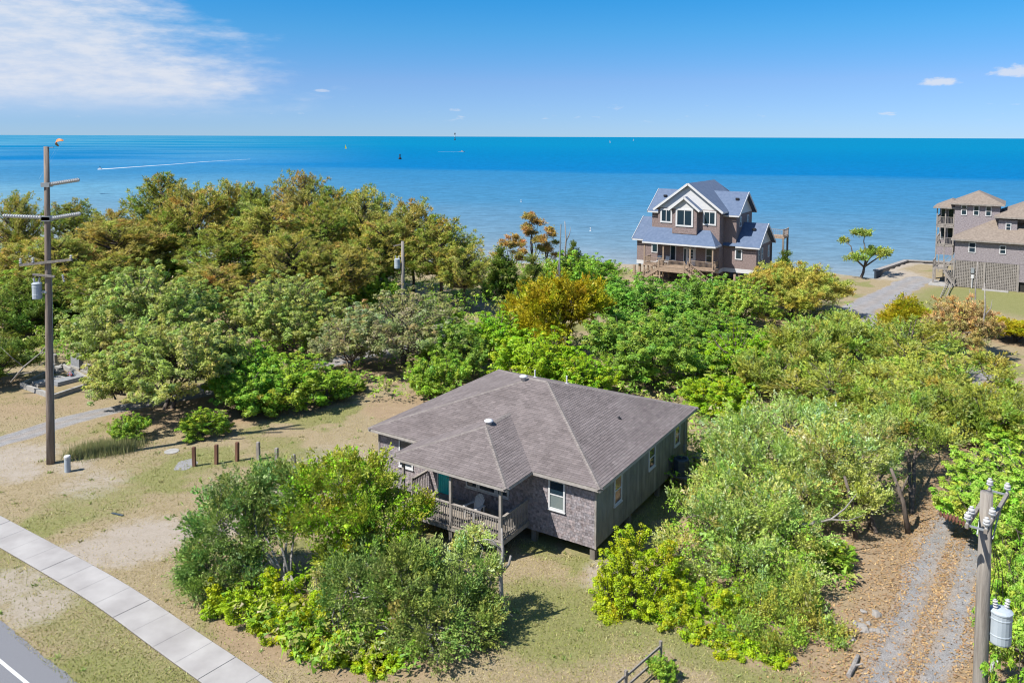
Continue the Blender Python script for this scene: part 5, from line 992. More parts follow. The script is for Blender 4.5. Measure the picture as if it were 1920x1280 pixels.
# family burial plot on the left
def graves():
    p = [Vector(atz(*q)) for q in ((40, 726), (100, 748), (178, 722), (118, 690))]
    c = sum(p, Vector())/4; r = empty('grave_kerb', c, 0, 'low concrete kerb framing the family burial plot under the oaks', 'grave kerb')
    for i in range(4): a = p[i]-c; b = p[(i+1) % 4]-c; MB().bar((a.x, a.y, 0.16), (b.x, b.y, 0.16), 0.22, 0.42).build('kerb', MT['plain_concrete'], r)
    def slab(px, py, w, l, h, lab, mt='plain_concrete'):
        x, y, _ = atz(px, py); m = MB(); m.box(-w/2, w/2, -l/2, l/2, 0, h*0.6); m.box(-w/2+0.06, w/2-0.06, -l/2+0.06, l/2-0.06, h*0.6, h); tag(m.build('grave_slab', MT[mt], None, loc=(x, y, 0.0), rot=(0, 0, YAW)), lab, 'grave', 'grave slabs')
    slab(92, 718, 1.1, 2.3, 0.32, 'grey grave slab nearest the tall pole'); slab(128, 716, 1.1, 2.3, 0.32, 'bluish grave slab with flowers inside the kerb', 'granite')
    def stone(px, py, w, h, t, lab, mt='granite', base=True):
        x, y, _ = atz(px, py); g = empty('gravestone', (x, y, 0), YAW, lab, 'gravestone', 'gravestones in the burial plot')
        if base: MB().box(-w/2-0.12, w/2+0.12, -t/2-0.1, t/2+0.1, 0, 0.2).build('base', MT['plain_concrete'], g)
        m = MB(); z = 0.2 if base else 0; n = 8; pts = [(-w/2, z), (w/2, z), (w/2, h*0.85)] + [(w/2*math.cos(a), h*0.85+h*0.15*math.sin(a)) for a in [math.pi*i/n for i in range(1, n)]] + [(-w/2, h*0.85)]
        k = len(pts); m.add([(x_, -t/2, z_) for x_, z_ in pts]+[(x_, t/2, z_) for x_, z_ in pts], [tuple(range(k)), tuple(range(2*k-1, k-1, -1))]+[(i, i+k, (i+1) % k+k, (i+1) % k) for i in range(k)]); m.build('headstone', MT[mt], g)
    stone(145, 690, 1.3, 1.25, 0.4, 'large square grey granite gravestone in the middle'); stone(170, 662, 1.2, 1.1, 0.3, 'pale gravestone furthest back, partly behind the oak', 'plain_concrete')
    stone(102, 684, 0.6, 1.0, 0.25, 'narrow white gravestone just right of the tall pole', 'stone'); stone(163, 698, 0.9, 0.75, 0.3, 'low light gravestone right of the granite one', 'stone'); stone(108, 697, 0.9, 0.5, 0.35, 'small low grey gravestone behind the kerb', 'plain_concrete')
    x, y, _ = atz(133, 712); f = empty('grave_flowers', (x, y, 0.3), 0, 'pink and blue flowers laid on the grave slab', 'flowers'); m = MB(); rr = random.Random(3)
    for i in range(40): a = rr.uniform(0, 6.28); d = rr.uniform(0, 0.25); m.cur = rr.choice(((0.75, 0.12, 0.16), (0.75, 0.25, 0.3), (0.2, 0.3, 0.7), (0.15, 0.35, 0.12))); m.lathe((math.cos(a)*d, math.sin(a)*d, rr.uniform(0.05, 0.25)), [(0.02, 0), (0.06, 0.03), (0.05, 0.06), (0.01, 0.07)], 6)
    m.build('blossoms', pmat('petals', (1, 1, 1), (1, 1, 1), 1), f); MB().lathe((0, 0, 0), [(0.08, 0), (0.12, 0.12), (0.1, 0.14)], 8).build('vase', MT['white'], f)
graves()

# things out on the water
FOAM = pmat('white_foam', (0.45, 0.56, 0.66), (0.75, 0.79, 0.82), 0.15, 0.9, world_co=True)
ORANGE = pmat('orange_kite_cloth', (0.75, 0.20, 0.05), (0.80, 0.30, 0.06), 1, 0.6); YELLOW = pmat('yellow_sail', (0.70, 0.62, 0.05), (0.8, 0.7, 0.08), 1, 0.6)
def kite():
    c = Vector(aty(113, 266, 280)); r = empty('kite', c, 0, 'orange crescent kite flying low over the water behind the tall pole', 'kite'); m = MB(); vs = []; n = 14; R = 2.3
    for i in range(n+1):
        a = math.radians(60+150*i/n); w = 0.75*math.sin(math.pi*(i+0.6)/(n+1.2))**0.6
        for (dy, dr) in ((-w, 0), (w, 0), (w, 0.08), (-w, 0.08)): vs.append(((R-dr)*math.cos(a)+0.3, dy, (R-dr)*math.sin(a)-1.3))
    fs = [(4*i+k, 4*i+(k+1) % 4, 4*i+4+(k+1) % 4, 4*i+4+k) for i in range(n) for k in range(4)]; m.add(vs, fs); m.build('canopy', ORANGE, r, rot=(0.9, 0, 0))
    l = MB(); 
    for i in (0, n): p = vs[4*i]; l.tube([p, (4, -20, -12)], 0.01, 4)
    l.build('lines', MT['white'], r)
kite()
def rider(px, py, lab, board=True):
    x, y, z = atz(px, py, -1.0); r = empty('kiteboarder', (x, y, z), 0, lab, 'kiteboarder'); 
    b = MB(); b.tube([(0, 0, 0.55), (-0.05, 0, 1.0), (-0.15, 0, 1.55), (-0.12, 0, 1.72), (-0.12, 0, 1.85)], [0.14, 0.17, 0.2, 0.09, 0.11], 8); b.tube([(0, 0, 0.6), (-0.3, 0, 0.1)], [0.1, 0.07], 6); b.tube([(0, 0, 0.6), (0.35, 0, 0.1)], [0.1, 0.07], 6); b.tube([(-0.15, 0, 1.5), (-0.6, 0, 1.55)], [0.07, 0.05], 6); b.build('rider_body', MT['black'], r)
    MB().box(-0.75, 0.75, -0.2, 0.2, 0.02, 0.09).build('board', MT['white'], r)
    s = MB()
    for i in range(14): a = random.uniform(-0.4, 0.5); s.lathe((-0.9+random.random()*1.6, random.uniform(-0.5, 0.5), 0), [(0.35, 0), (0.4, 0.1), (0.2, random.uniform(0.25, 0.6)), (0.02, 0.7)], 6)
    s.build('spray', FOAM, r); return (x, y, z)
rider(188, 317, 'kiteboarder throwing spray at the head of the white wake')
wk = MB(); vs = []; fs = []; pts = [(183, 317.5), (210, 316), (260, 312.5), (320, 308.5), (380, 303.5), (470, 298.5)]
for i, (px, py) in enumerate(pts):
    t = i/(len(pts)-1); h = (0.7, 0.55, 0.4, 0.3, 0.22, 0.1)[i]; vs += [atz(px, py+h, -0.985), atz(px, py-h, -0.985)]
for i in range(len(pts)-1): fs.append((2*i, 2*i+1, 2*i+3, 2*i+2))
wk.add(vs, fs); o = wk.build('wake', FOAM); tag(o, kind='stuff')
def sail(px, py, lab, mat, h, cat='sailboard', dark=False):
    x, y, z = atz(px, py, -1.0); r = empty('sailboard' if cat == 'sailboard' else 'sailing_boat', (x, y, z), 0, lab, cat); w = h*0.4
    m = MB(); m.slab([(0, 0, 0.3), (w, 0, 0.35), (w*0.55, 0, h*0.6), (0.1*w, 0, h)], 0.05); m.build('sail', mat, r); MB().tube([(0, 0, 0.1), (0, 0, h)], 0.03*h/4, 5).build('boom_mast', MT['metal'], r); MB().slab([(-0.2*h, -0.3, 0.2), (0.5*h, -0.3, 0.2), (0.6*h, 0, 0.25), (0.5*h, 0.3, 0.2), (-0.2*h, 0.3, 0.2)], 0.25).build('hull', MT['white'] if not dark else MT['black'], r)
sail(647, 279, 'yellow sail of a windsurfer left of the dark buoy', YELLOW, 7.0); sail(1143, 268, 'small dark-hulled sailing boat far out, left of the white one', MT['white'], 9.0, 'boat', True); sail(1187, 264, 'white sailing boat near the horizon, rightmost', MT['white'], 11.0, 'boat')
def boat(px, py, lab, L):
    x, y, z = atz(px, py, -1.0); r = empty('motor_boat', (x, y, z), 0, lab, 'boat'); MB().slab([(-L/2, -L*0.15, 0.7), (L*0.3, -L*0.15, 0.7), (L/2, 0, 0.95), (L*0.3, L*0.15, 0.7), (-L/2, L*0.15, 0.7)], 0.9).build('hull', MT['white'], r); MB().box(-L*0.1, L*0.15, -L*0.1, L*0.1, 0.7, 1.9).build('cabin', MT['white'], r); MB().box(-L*0.08, L*0.155, -L*0.102, L*0.102, 1.2, 1.65).build('cabin_window', MT['glass'], r)
    w = MB(); w.slab([(-L*4, -1.2, 0.02), (-L/2, -L*0.2, 0.03), (-L/2, L*0.2, 0.03), (-L*4, 1.2, 0.02)], 0.02); w.build('wake', FOAM, r)
boat(866, 285, 'white motor boat with a short wake right of the dark buoy', 8)
def buoy(px, py, lab, h, mt, kindn='buoy'):
    x, y, z = atz(px, py, -1.0); r = empty('buoy', (x, y, z), 0, lab, 'buoy'); MB().lathe((0, 0, -0.3), [(h*0.22, 0), (h*0.28, h*0.15), (h*0.26, h*0.35), (h*0.12, h*0.42), (h*0.09, h*0.9), (h*0.12, h*0.92), (h*0.1, h), (0.02, h*1.05)], 10).build('float', MT[mt], r); MB().lathe((0, 0, h*0.72), [(h*0.15, 0), (h*0.15, h*0.1), (0.02, h*0.2)], 6).build('topmark', MT[mt], r)
buoy(750, 299, 'dark channel buoy in the middle of the blue water', 5.0, 'black'); buoy(1107, 433, 'small white float on the calm water left of the beach house', 0.9, 'white'); buoy(977, 379, 'tiny white float above the sparse pines', 0.9, 'white')
x, y, z = aty(853, 254, 4200); r = empty('channel_marker', (x, y, -1.0), 0, 'dark lighthouse-like channel marker standing on the horizon', 'marker'); MB().lathe((0, 0, 0), [(4, 0), (3, 6), (2, 8), (1.6, 30), (3.2, 31), (3.2, 37), (0.2, 41)], 8).build('tower', MT['black'], r); MB().lathe((0, 0, 18), [(1.9, 0), (1.9, 8), (1.5, 8.5)], 8).build('light_band', MT['white'], r)
# ---------------------------------------------------------------- vegetation
def unit(v): return v/np.maximum(np.linalg.norm(v, axis=-1, keepdims=True), 1e-9)
UP = np.array([0, 0, 1.0])
PAL = dict(
    oak_pale=((0.205, 0.265, 0.052), (0.33, 0.39, 0.085), (0.27, 0.29, 0.12)), oak_grey=((0.185, 0.225, 0.08), (0.265, 0.295, 0.10), (0.27, 0.245, 0.155)),
    oak_green=((0.105, 0.215, 0.026), (0.20, 0.33, 0.045), (0.20, 0.32, 0.03)), oak_bright=((0.18, 0.30, 0.028), (0.30, 0.43, 0.05), (0.34, 0.38, 0.08)),
    myrtle=((0.15, 0.275, 0.010), (0.26, 0.40, 0.016), (0.30, 0.385, 0.02)), shrub_green=((0.125, 0.24, 0.022), (0.225, 0.36, 0.03), (0.27, 0.35, 0.03)),
    yaupon=((0.20, 0.29, 0.006), (0.335, 0.43, 0.010), (0.25, 0.33, 0.012)), cedar_grey=((0.215, 0.28, 0.058), (0.35, 0.42, 0.10), (0.40, 0.47, 0.22)),
    cedar_olive=((0.20, 0.25, 0.036), (0.31, 0.36, 0.060), (0.27, 0.33, 0.10)), cedar_yellow=((0.22, 0.23, 0.010), (0.385, 0.36, 0.016), (0.29, 0.30, 0.02)),
    cedar_dark=((0.095, 0.15, 0.022), (0.18, 0.24, 0.04), (0.145, 0.19, 0.045)), cedar_front=((0.12, 0.19, 0.042), (0.225, 0.305, 0.070), (0.28, 0.35, 0.125)),
    cedar_vine=((0.185, 0.22, 0.026), (0.29, 0.315, 0.038), (0.27, 0.41, 0.018)), pine=((0.225, 0.255, 0.042), (0.355, 0.335, 0.07), (0.44, 0.37, 0.115)),
    pine_sparse=((0.27, 0.22, 0.045), (0.40, 0.25, 0.075), (0.32, 0.27, 0.06)), pine_gold=((0.29, 0.305, 0.045), (0.41, 0.385, 0.075), (0.25, 0.30, 0.05)),
    pine_brown=((0.33, 0.24, 0.09), (0.42, 0.31, 0.13), (0.32, 0.31, 0.085)), thin=((0.24, 0.265, 0.06), (0.36, 0.37, 0.09), (0.33, 0.28, 0.17)))
for _k in PAL: PAL[_k] = tuple(tuple(min(0.6, v*1.25) for v in c) for c in PAL[_k])
PAL['cedar_wide'] = PAL['cedar_dark']; PAL['pine_green'] = ((0.19, 0.27, 0.04), (0.33, 0.36, 0.06), (0.40, 0.36, 0.10)); PAL['pine_rust'] = ((0.29, 0.285, 0.05), (0.43, 0.385, 0.085), (0.50, 0.43, 0.14))
STYLE = dict(cedar_wide='cedar', pine_green='pine', pine_rust='pine', oak_pale='leaf', oak_grey='leaf', oak_green='leaf', oak_bright='leaf', myrtle='leaf', shrub_green='leaf', yaupon='leaf', thin='leaf', cedar_grey='cedar', cedar_olive='cedar', cedar_yellow='cedar', cedar_dark='cedar', cedar_front='cedar', cedar_vine='cedar', pine='pine', pine_sparse='pine', pine_gold='pine', pine_brown='pine')

def bumpy(rng, lobes, n=7):
    out = []
    for (cx, cy, cz, rx, ry, rz) in lobes:
        out.append((cx, cy, cz, rx*0.80, ry*0.80, rz*0.80))
        for d in unit(rng.normal(size=(n, 3))+np.array([0, 0, 0.35])):
            k = 0.36*rng.uniform(0.7, 1.35); out.append((cx+d[0]*rx*0.74, cy+d[1]*ry*0.74, cz+d[2]*rz*0.74, rx*k, ry*k, max(rz*k, 0.25)))
    return out
def clumps(rng, lobes, spacing, zmin=-0.45, inner=0.18, bump=True):
    C = []; O = []
    if bump: lobes = bumpy(rng, lobes)
    for i, (cx, cy, cz, rx, ry, rz) in enumerate(lobes):
        area = 4*math.pi*(((rx*ry)**1.6+(rx*rz)**1.6+(ry*rz)**1.6)/3)**(1/1.6); n = max(5, int(area*0.72/spacing**2))
        d = unit(rng.normal(size=(n*2, 3))); d = d[d[:, 2] > zmin][:n]; rad = 1-0.22*rng.random(len(d))**1.5
        k = rng.random(len(d)) < inner; rad[k] = rng.uniform(0.45, 0.75, k.sum()); R = np.array([rx, ry, rz]); p = np.array([cx, cy, cz])+d*R*rad[:, None]
        keep = p[:, 2] > 0.05
        for j, (ox, oy, oz, ax, ay, az) in enumerate(lobes):
            if j == i: continue
            keep &= (((p-np.array([ox, oy, oz]))/np.array([ax, ay, az]))**2).sum(1) > 0.72
        C.append(p[keep]); O.append(unit(d[keep]/R))
    return np.concatenate(C), np.concatenate(O)

def sprays(rng, lobes, sp, zmin=-0.45, k=5, over=(0.80, 1.22), axis=False, rise=0.35):
    """leafy branches that run from the heart of each lobe to ragged tips; returns clump centres, directions, sizes, branch ids and branch paths"""
    C = []; O = []; Mu = []; S = []; paths = []; sid = 0
    for i, (cx, cy, cz, rx, ry, rz) in enumerate(lobes):
        area = 4*math.pi*(((rx*ry)**1.6+(rx*rz)**1.6+(ry*rz)**1.6)/3)**(1/1.6); n = max(5, int(area*0.66/sp**2)); d = unit(rng.normal(size=(n*3, 3))); d = d[d[:, 2] > zmin][:n]; R = np.array([rx, ry, rz]); c = np.array([cx, cy, cz])
        for dv in d:
            tip = c+dv*R*rng.uniform(*over)
            if tip[2] < 0.1: tip[2] = rng.uniform(0.1, 0.4)
            if any((((tip-np.array(l[:3]))/np.array(l[3:]))**2).sum() < 0.62 for j, l in enumerate(lobes) if j != i): continue
            if axis: hd = math.hypot(tip[0]-cx, tip[1]-cy); o = np.array([cx*0.9, cy*0.9, max(cz-rz*0.95, tip[2]-rise*hd-0.15*rz)])
            else: o = c+np.array([0, 0, -0.3*rz])+rng.normal(size=3)*0.12*R
            v = tip-o; L = np.linalg.norm(v)
            if L < 0.15: continue
            side = rng.normal(size=3)*0.07*L; md = o+v*0.55+side+np.array([0, 0, -0.06*L]); paths.append((o, md, o+v*0.96)); t0 = 0.40 if not axis else 0.45
            for j in range(k):
                t = t0+(1-t0)*j/(k-1); w = 4*t*(1-t); C.append(o+v*t+side*w+np.array([0, 0, -0.07*L*w])+rng.normal(size=3)*0.03*L); O.append(v/L); Mu.append(1.25-0.70*j/(k-1)); S.append(sid)
            sid += 1
    return np.array(C), np.array(O), np.array(Mu), np.array(S), paths

def foliage(rng, C, O, style, pal, leaf, cr, per, wind=(0, 0, 0), accent=0.15, plume=(8, 12), bare=0.0, mult=None, sid=None, tri=False):
    M = len(C); c1, c2, c3 = [np.array(c) for c in PAL[pal]]; wind = np.array(wind)
    if bare > 0:
        kp = rng.random(M) > bare
        if sid is not None: kp = (rng.random(sid.max()+1) > bare)[sid]; sid = sid[kp]; mult = mult[kp]
        C = C[kp]; O = O[kp]; M = len(C)
    if sid is not None: cm = np.clip(rng.beta(1.1, 1.1, size=sid.max()+1)[sid][:, None]*0.8+rng.random((M, 1))*0.2, 0, 1); crs = (cr*mult*rng.uniform(0.85, 1.15, M))[:, None, None]
    else: cm = rng.beta(1.6, 1.6, size=(M, 1)); crs = cr*rng.uniform(0.65, 1.3, (M, 1, 1))
    if style == 'leaf':
        d = unit(rng.normal(size=(M, per, 3))+0.75*O[:, None, :]+0.3*UP); rr = crs*(0.3+0.7*rng.random((M, per, 1))**0.6)
        pos = C[:, None, :]+d*rr*np.array([1, 1, 0.72]); nrm = unit(d*0.8+0.4*UP+rng.normal(size=d.shape)*0.42); t = unit(np.cross(nrm, rng.normal(size=d.shape)))
        L = leaf*np.exp(rng.normal(size=(M, per, 1))*0.32); W = L*rng.uniform(0.42, 0.68, (M, per, 1)); mixv = np.clip(cm[:, None, :]+rng.normal(size=(M, per, 1))*0.22, 0, 1); acc = rng.random((M, per, 1)) < accent
    elif style == 'cedar':
        P, K = plume; a = unit(O[:, None, :]*(0.85 if sid is not None else 0.6)+rng.normal(size=(M, P, 3))*0.45+0.36*UP+wind); st = C[:, None, :]+rng.normal(size=(M, P, 3))*cr*0.5; Lp = crs*rng.uniform(1.2, 2.3, (M, P, 1))
        u = rng.random((M, P, K, 1)); rad = unit(np.cross(a[:, :, None, :], rng.normal(size=(M, P, K, 3)))); pos = st[:, :, None, :]+a[:, :, None, :]*Lp[..., None]*u+rad*Lp[..., None]*0.21*(1-0.8*u)
        t = unit(a[:, :, None, :]+rad*0.55+rng.normal(size=rad.shape)*0.2); nrm = O[:, None, None, :]*0.4+rad*0.9+UP*0.6+rng.normal(size=t.shape)*0.3; nrm = unit(nrm-t*(nrm*t).sum(-1, keepdims=True))
        L = leaf*np.exp(rng.normal(size=u.shape)*0.3)*(1.1-0.35*u); W = L*0.45; pm = np.clip(cm[:, None, :]*0.6+rng.random((M, P, 1))*0.5, 0, 1); mixv = np.broadcast_to(pm[:, :, None, :], u.shape)+rng.normal(size=u.shape)*0.12; mixv = np.clip(mixv, 0, 1)
        acc = np.broadcast_to((rng.random((M, P, 1)) < accent)[:, :, None, :], u.shape)
    else:
        P, K = plume; tc = C[:, None, :]+rng.normal(size=(M, P, 3))*crs*np.array([0.62, 0.62, 0.52]); a = unit(O[:, None, :]*0.5+0.7*UP+rng.normal(size=(M, P, 3))*0.35)
        dr = unit(a[:, :, None, :]*0.75+unit(rng.normal(size=(M, P, K, 3)))*0.95); L = leaf*rng.uniform(0.75, 1.25, (M, P, K, 1)); pos = tc[:, :, None, :]+dr*L*0.5; t = dr; nrm = O[:, None, None, :]*0.5+UP*0.8+rng.normal(size=t.shape)*0.5; nrm = unit(nrm-t*(nrm*t).sum(-1, keepdims=True)); W = L*0.19
        pm = np.clip(cm[:, None, :]*0.55+rng.random((M, P, 1))*0.55, 0, 1); mixv = np.clip(np.broadcast_to(pm[:, :, None, :], L.shape)+rng.normal(size=L.shape)*0.1, 0, 1); acc = np.broadcast_to((rng.random((M, P, 1)) < accent)[:, :, None, :], L.shape)
    pos = pos.reshape(-1, 3); t = t.reshape(-1, 3); nrm = nrm.reshape(-1, 3); L = L.reshape(-1, 1); W = W.reshape(-1, 1); mixv = mixv.reshape(-1, 1); acc = acc.reshape(-1, 1)
    hue = np.ones((M, 3)) if sid is None else np.exp(rng.normal(size=(sid.max()+1, 3))*np.array([0.13, 0.07, 0.12]))[sid]; hue = np.repeat(hue, len(pos)//M, axis=0)
    col = c1*(1-mixv)+c2*mixv; col = np.where(acc, c3, col)*hue*rng.uniform(0.82, 1.18, (len(pos), 1))
    s = unit(np.cross(nrm, t)); N = len(pos)
    if tri: return np.stack([pos-t*L*0.42-s*W*0.52, pos-t*L*0.42+s*W*0.52, pos+t*L*0.62], 1).reshape(-1, 3), np.repeat(col, 3, axis=0)
    co = np.empty((N, 4, 3)); co[:, 0] = pos-t*L*0.5; co[:, 1] = pos+s*W*0.5+t*L*0.08; co[:, 2] = pos+t*L*0.5; co[:, 3] = pos-s*W*0.5+t*L*0.08
    return co.reshape(-1, 3), np.repeat(col, 4, axis=0)

def leaf_mesh(name, co, col, mat, k=4): return raw_mesh(name, co, np.arange(len(co)).reshape(-1, k), mat, col)

def wood(rng, lobes, base, paths, r0, fork=0.3, twig_r=0.02, stems=1, bend=0.25, straight=False):
    """trunk(s), a limb to every lobe and twigs to the leaf clumps"""
    tr = MB(); br = MB(); base = Vector(base); nodes = []
    cen = [Vector(l[:3]) for l in lobes]; mean = sum(cen, Vector())/len(cen)
    for s in range(stems):
        b = base+Vector((rng.uniform(-0.25, 0.25), rng.uniform(-0.25, 0.25), 0))*(1 if stems > 1 else 0); fk = b.lerp(mean, fork)+Vector((rng.uniform(-bend, bend), rng.uniform(-bend, bend), 0)); r = r0*(1 if stems == 1 else 0.7)
        mid = b.lerp(fk, 0.5)+Vector((rng.uniform(-bend, bend), rng.uniform(-bend, bend), 0))*0.5
        tr.tube([b-Vector((0, 0, 0.3)), b+Vector((0, 0, 0.1)), mid, fk], [r*1.25, r*1.05, r*0.9, r*0.78], 8)
        for i, c in enumerate(cen):
            if stems > 1 and i % stems != s: continue
            m1 = fk.lerp(c, 0.4)+Vector((rng.uniform(-bend, bend), rng.uniform(-bend, bend), rng.uniform(-0.2, 0.3))); m2 = fk.lerp(c, 0.75)+Vector((rng.uniform(-bend, bend), rng.uniform(-bend, bend), rng.uniform(0, 0.3)))
            if straight: m1 = fk.lerp(c, 0.4); m2 = fk.lerp(c, 0.75)
            tr.tube([fk, m1, m2, c] if not straight else [fk, m1, m2, c+Vector((0, 0, lobes[i][5]*0.8))], [r*0.62, r*0.45, r*0.32, r*0.18] if not straight else [r*0.78, r*0.6, r*0.42, r*0.1], 6); nodes += [m1, m2, c, m1.lerp(m2, 0.5), m2.lerp(c, 0.5)]
    for (o, m, e) in paths:
        L = np.linalg.norm(e-o); k = twig_r*rng.uniform(0.8, 1.5)*min(1.6, 0.5+L*0.4); br.tube([tuple(o), tuple(m), tuple(e)], [k*1.7, k*1.1, k*0.3], 4, caps=False)
    return tr, br

def rand_lobes(rng, w, h, kind):
    R = w/2; L = []
    if kind == 'oak':
        L.append((0, 0, h*0.60, R*0.62, R*0.62, h*0.36)); n = 8
        for k in range(n): a = 2*math.pi*(k+rng.uniform(-0.3, 0.3))/n; rr = R*rng.uniform(0.5, 0.66); q = R*rng.uniform(0.30, 0.42); L.append((math.cos(a)*rr, math.sin(a)*rr, h*rng.uniform(0.30, 0.62), q, q, h*rng.uniform(0.22, 0.32)))
    elif kind == 'shrub':
        L.append((0, 0, h*0.52, R*0.62, R*0.62, h*0.46)); n = 7
        for k in range(n): a = 2*math.pi*(k+rng.uniform(-0.35, 0.35))/n; rr = R*rng.uniform(0.45, 0.62); q = R*rng.uniform(0.32, 0.45); L.append((math.cos(a)*rr, math.sin(a)*rr, h*rng.uniform(0.28, 0.55), q, q, h*rng.uniform(0.24, 0.36)))
    elif kind == 'cedar':
        L.append((0, 0, h*0.58, R*0.52, R*0.52, h*0.40)); n = 8
        for k in range(n): a = 2*math.pi*(k+rng.uniform(-0.35, 0.35))/n; rr = R*rng.uniform(0.4, 0.66); q = R*rng.uniform(0.24, 0.38); L.append((math.cos(a)*rr, math.sin(a)*rr, h*rng.uniform(0.30, 0.78), q, q, h*rng.uniform(0.15, 0.25)))
    elif kind == 'conic':
        for k in range(6): t = k/5; q = R*(1-0.72*t); L.append((rng.uniform(-0.15, 0.15)*R, rng.uniform(-0.15, 0.15)*R, h*(0.22+0.66*t), q*0.85, q*0.85, h*0.16))
    elif kind == 'pine':
        L.append((rng.uniform(-0.1, 0.1)*R, rng.uniform(-0.1, 0.1)*R, h*0.66, R*0.86, R*0.86, h*0.30))
    elif kind == 'sparse':
        n = 7
        for k in range(n): a = 2.4*k+rng.uniform(-0.4, 0.4); t = k/(n-1); rr = R*rng.uniform(0.25, 0.75)*(1-0.4*t); q = R*rng.uniform(0.24, 0.36); L.append((math.cos(a)*rr, math.sin(a)*rr, h*(0.45+0.5*t), q, q, h*rng.uniform(0.035, 0.06)))
    return L

# species: lobe kind, reference width, height, branch spacing, leaf size, clump radius, leaves per clump, plume, trunk radius, variants, object name, category
SPEC = dict(
    oak_pale=('oak', 11, 7.5, 0.86, 0.125, 0.47, 74, None, 0.24, 2, 'live_oak', 'tree'), oak_grey=('oak', 10, 6.5, 0.90, 0.12, 0.46, 54, None, 0.22, 2, 'live_oak', 'tree'),
    oak_green=('oak', 9, 6, 0.86, 0.13, 0.47, 76, None, 0.20, 2, 'live_oak', 'tree'), oak_bright=('oak', 7, 6, 0.70, 0.10, 0.36, 74, None, 0.16, 2, 'live_oak', 'tree'),
    myrtle=('shrub', 6.5, 4.6, 0.76, 0.125, 0.42, 68, None, 0.10, 2, 'wax_myrtle', 'shrub'), shrub_green=('shrub', 5.5, 3.8, 0.70, 0.115, 0.38, 60, None, 0.08, 2, 'shrub', 'shrub'),
    cedar_olive=('cedar', 8, 5.5, 0.98, 0.15, 0.38, 0, (5, 17), 0.20, 3, 'cedar_tree', 'tree'), cedar_yellow=('cedar', 6.5, 6.5, 0.85, 0.16, 0.40, 0, (5, 17), 0.18, 2, 'cedar_tree', 'tree'), cedar_wide=('cedar', 7.5, 6.5, 0.95, 0.18, 0.42, 0, (5, 15), 0.22, 1, 'cedar_tree', 'tree'), cedar_dark=('conic', 5, 6.5, 0.85, 0.18, 0.42, 0, (5, 14), 0.16, 1, 'cedar_tree', 'tree'),
    pine=('pine', 8.5, 12, 0.95, 0.31, 0.50, 0, (7, 9), 0.19, 5, 'pine_tree', 'tree'), pine_sparse=('sparse', 5, 9, 0.9, 0.32, 0.40, 0, (7, 8), 0.11, 3, 'pine_tree', 'tree'),
    pine_gold=('oak', 11, 6.5, 0.95, 0.30, 0.46, 0, (8, 9), 0.18, 1, 'pine_tree', 'tree'), pine_brown=('oak', 6.5, 6, 0.85, 0.28, 0.40, 0, (7, 9), 0.14, 1, 'pine_tree', 'tree'))
PINE_PAL = ['pine', 'pine_green', 'pine_rust', 'pine_green', 'pine', 'pine_rust']
_VAR = {}
def variant(sp, k):
    key = (sp, k)
    if key in _VAR: return _VAR[key]
    kind, w, h, spc, leaf, cr, per, plume, r0, nv, nm, cat = SPEC[sp]; seed = sum(ord(c) for c in sp)*7+k*101; rng = np.random.default_rng(seed); lobes = rand_lobes(rng, w, h, kind)
    zm = {'oak': -0.35, 'shrub': -0.7, 'cedar': -0.5, 'conic': -0.5, 'pine': -0.7, 'sparse': -0.3}[kind]
    C, O, mu, si, paths = sprays(rng, lobes, spc, zm, 4 if STYLE[sp] == 'leaf' else 5, axis=kind in ('pine', 'conic'), rise=0.6 if kind == 'pine' else 0.15); pal = PINE_PAL[k] if sp == 'pine' else sp
    co, col = foliage(rng, C, O, STYLE[sp], pal, leaf, cr, per, plume=plume or (8, 12), bare=0.14 if 'grey' in sp else 0.07, mult=mu, sid=si, tri=True)
    z1 = np.percentile(co[:, 2], 99.7); co[:, 2] *= h/z1; rr = np.percentile(np.hypot(co[:, 0], co[:, 1]), 98); co[:, :2] *= (w/2)/rr
    tr, br = wood(rng, lobes, (0, 0, 0), paths, r0, fork=0.38 if kind != 'pine' else 0.62, twig_r=0.024 if kind != 'pine' else 0.032, stems=1 if kind in ('pine', 'sparse', 'conic') else 2 if kind == 'oak' else 3, bend=0.35 if kind != 'pine' else 0.2, straight=kind == 'pine')
    cm = leaf_mesh('crown', co, col, MT['needle'] if STYLE[sp] != 'leaf' else MT['leaf'], 3); _VAR[key] = (tr.mesh('trunk', MT['bark'], True), br.mesh('branches', MT['bark'], True), cm, w, h, nm, cat); return _VAR[key]

GROUPS = {'oak': 'live oaks round the cottage', 'myrtle': 'lime-green thickets behind the cottage', 'shrub': 'green shrubs', 'cedar': 'cedars', 'pine': 'pines between the cottage and the bay'}
cnt = {}
for (x, y, h), (sp, px, ty, d, w, lab) in zip(PLANT_XY, PLANTS):
    k = cnt.get(sp, 0); cnt[sp] = k+1; nv = SPEC[sp][9]; trm, brm, cm, w0, h0, nm, cat = variant(sp, k % nv); gz = float(ground_z(x, y))
    root = empty(nm, (x, y, gz-0.02), (k*2.399+sum(map(ord, lab))*0.37) % 6.283, lab, cat, GROUPS[[g for g in GROUPS if nm.replace('live_', '').replace('wax_', '').startswith(g) or sp.startswith(g)][0]])
    w *= 1.14
    root.scale = (w/w0*(0.96+0.08*((k*37) % 10)/10), w/w0, (h-gz)/h0)
    link('trunk', trm, root); link('branches', brm, root)['kind'] = 'stuff'; link('crown', cm, root)

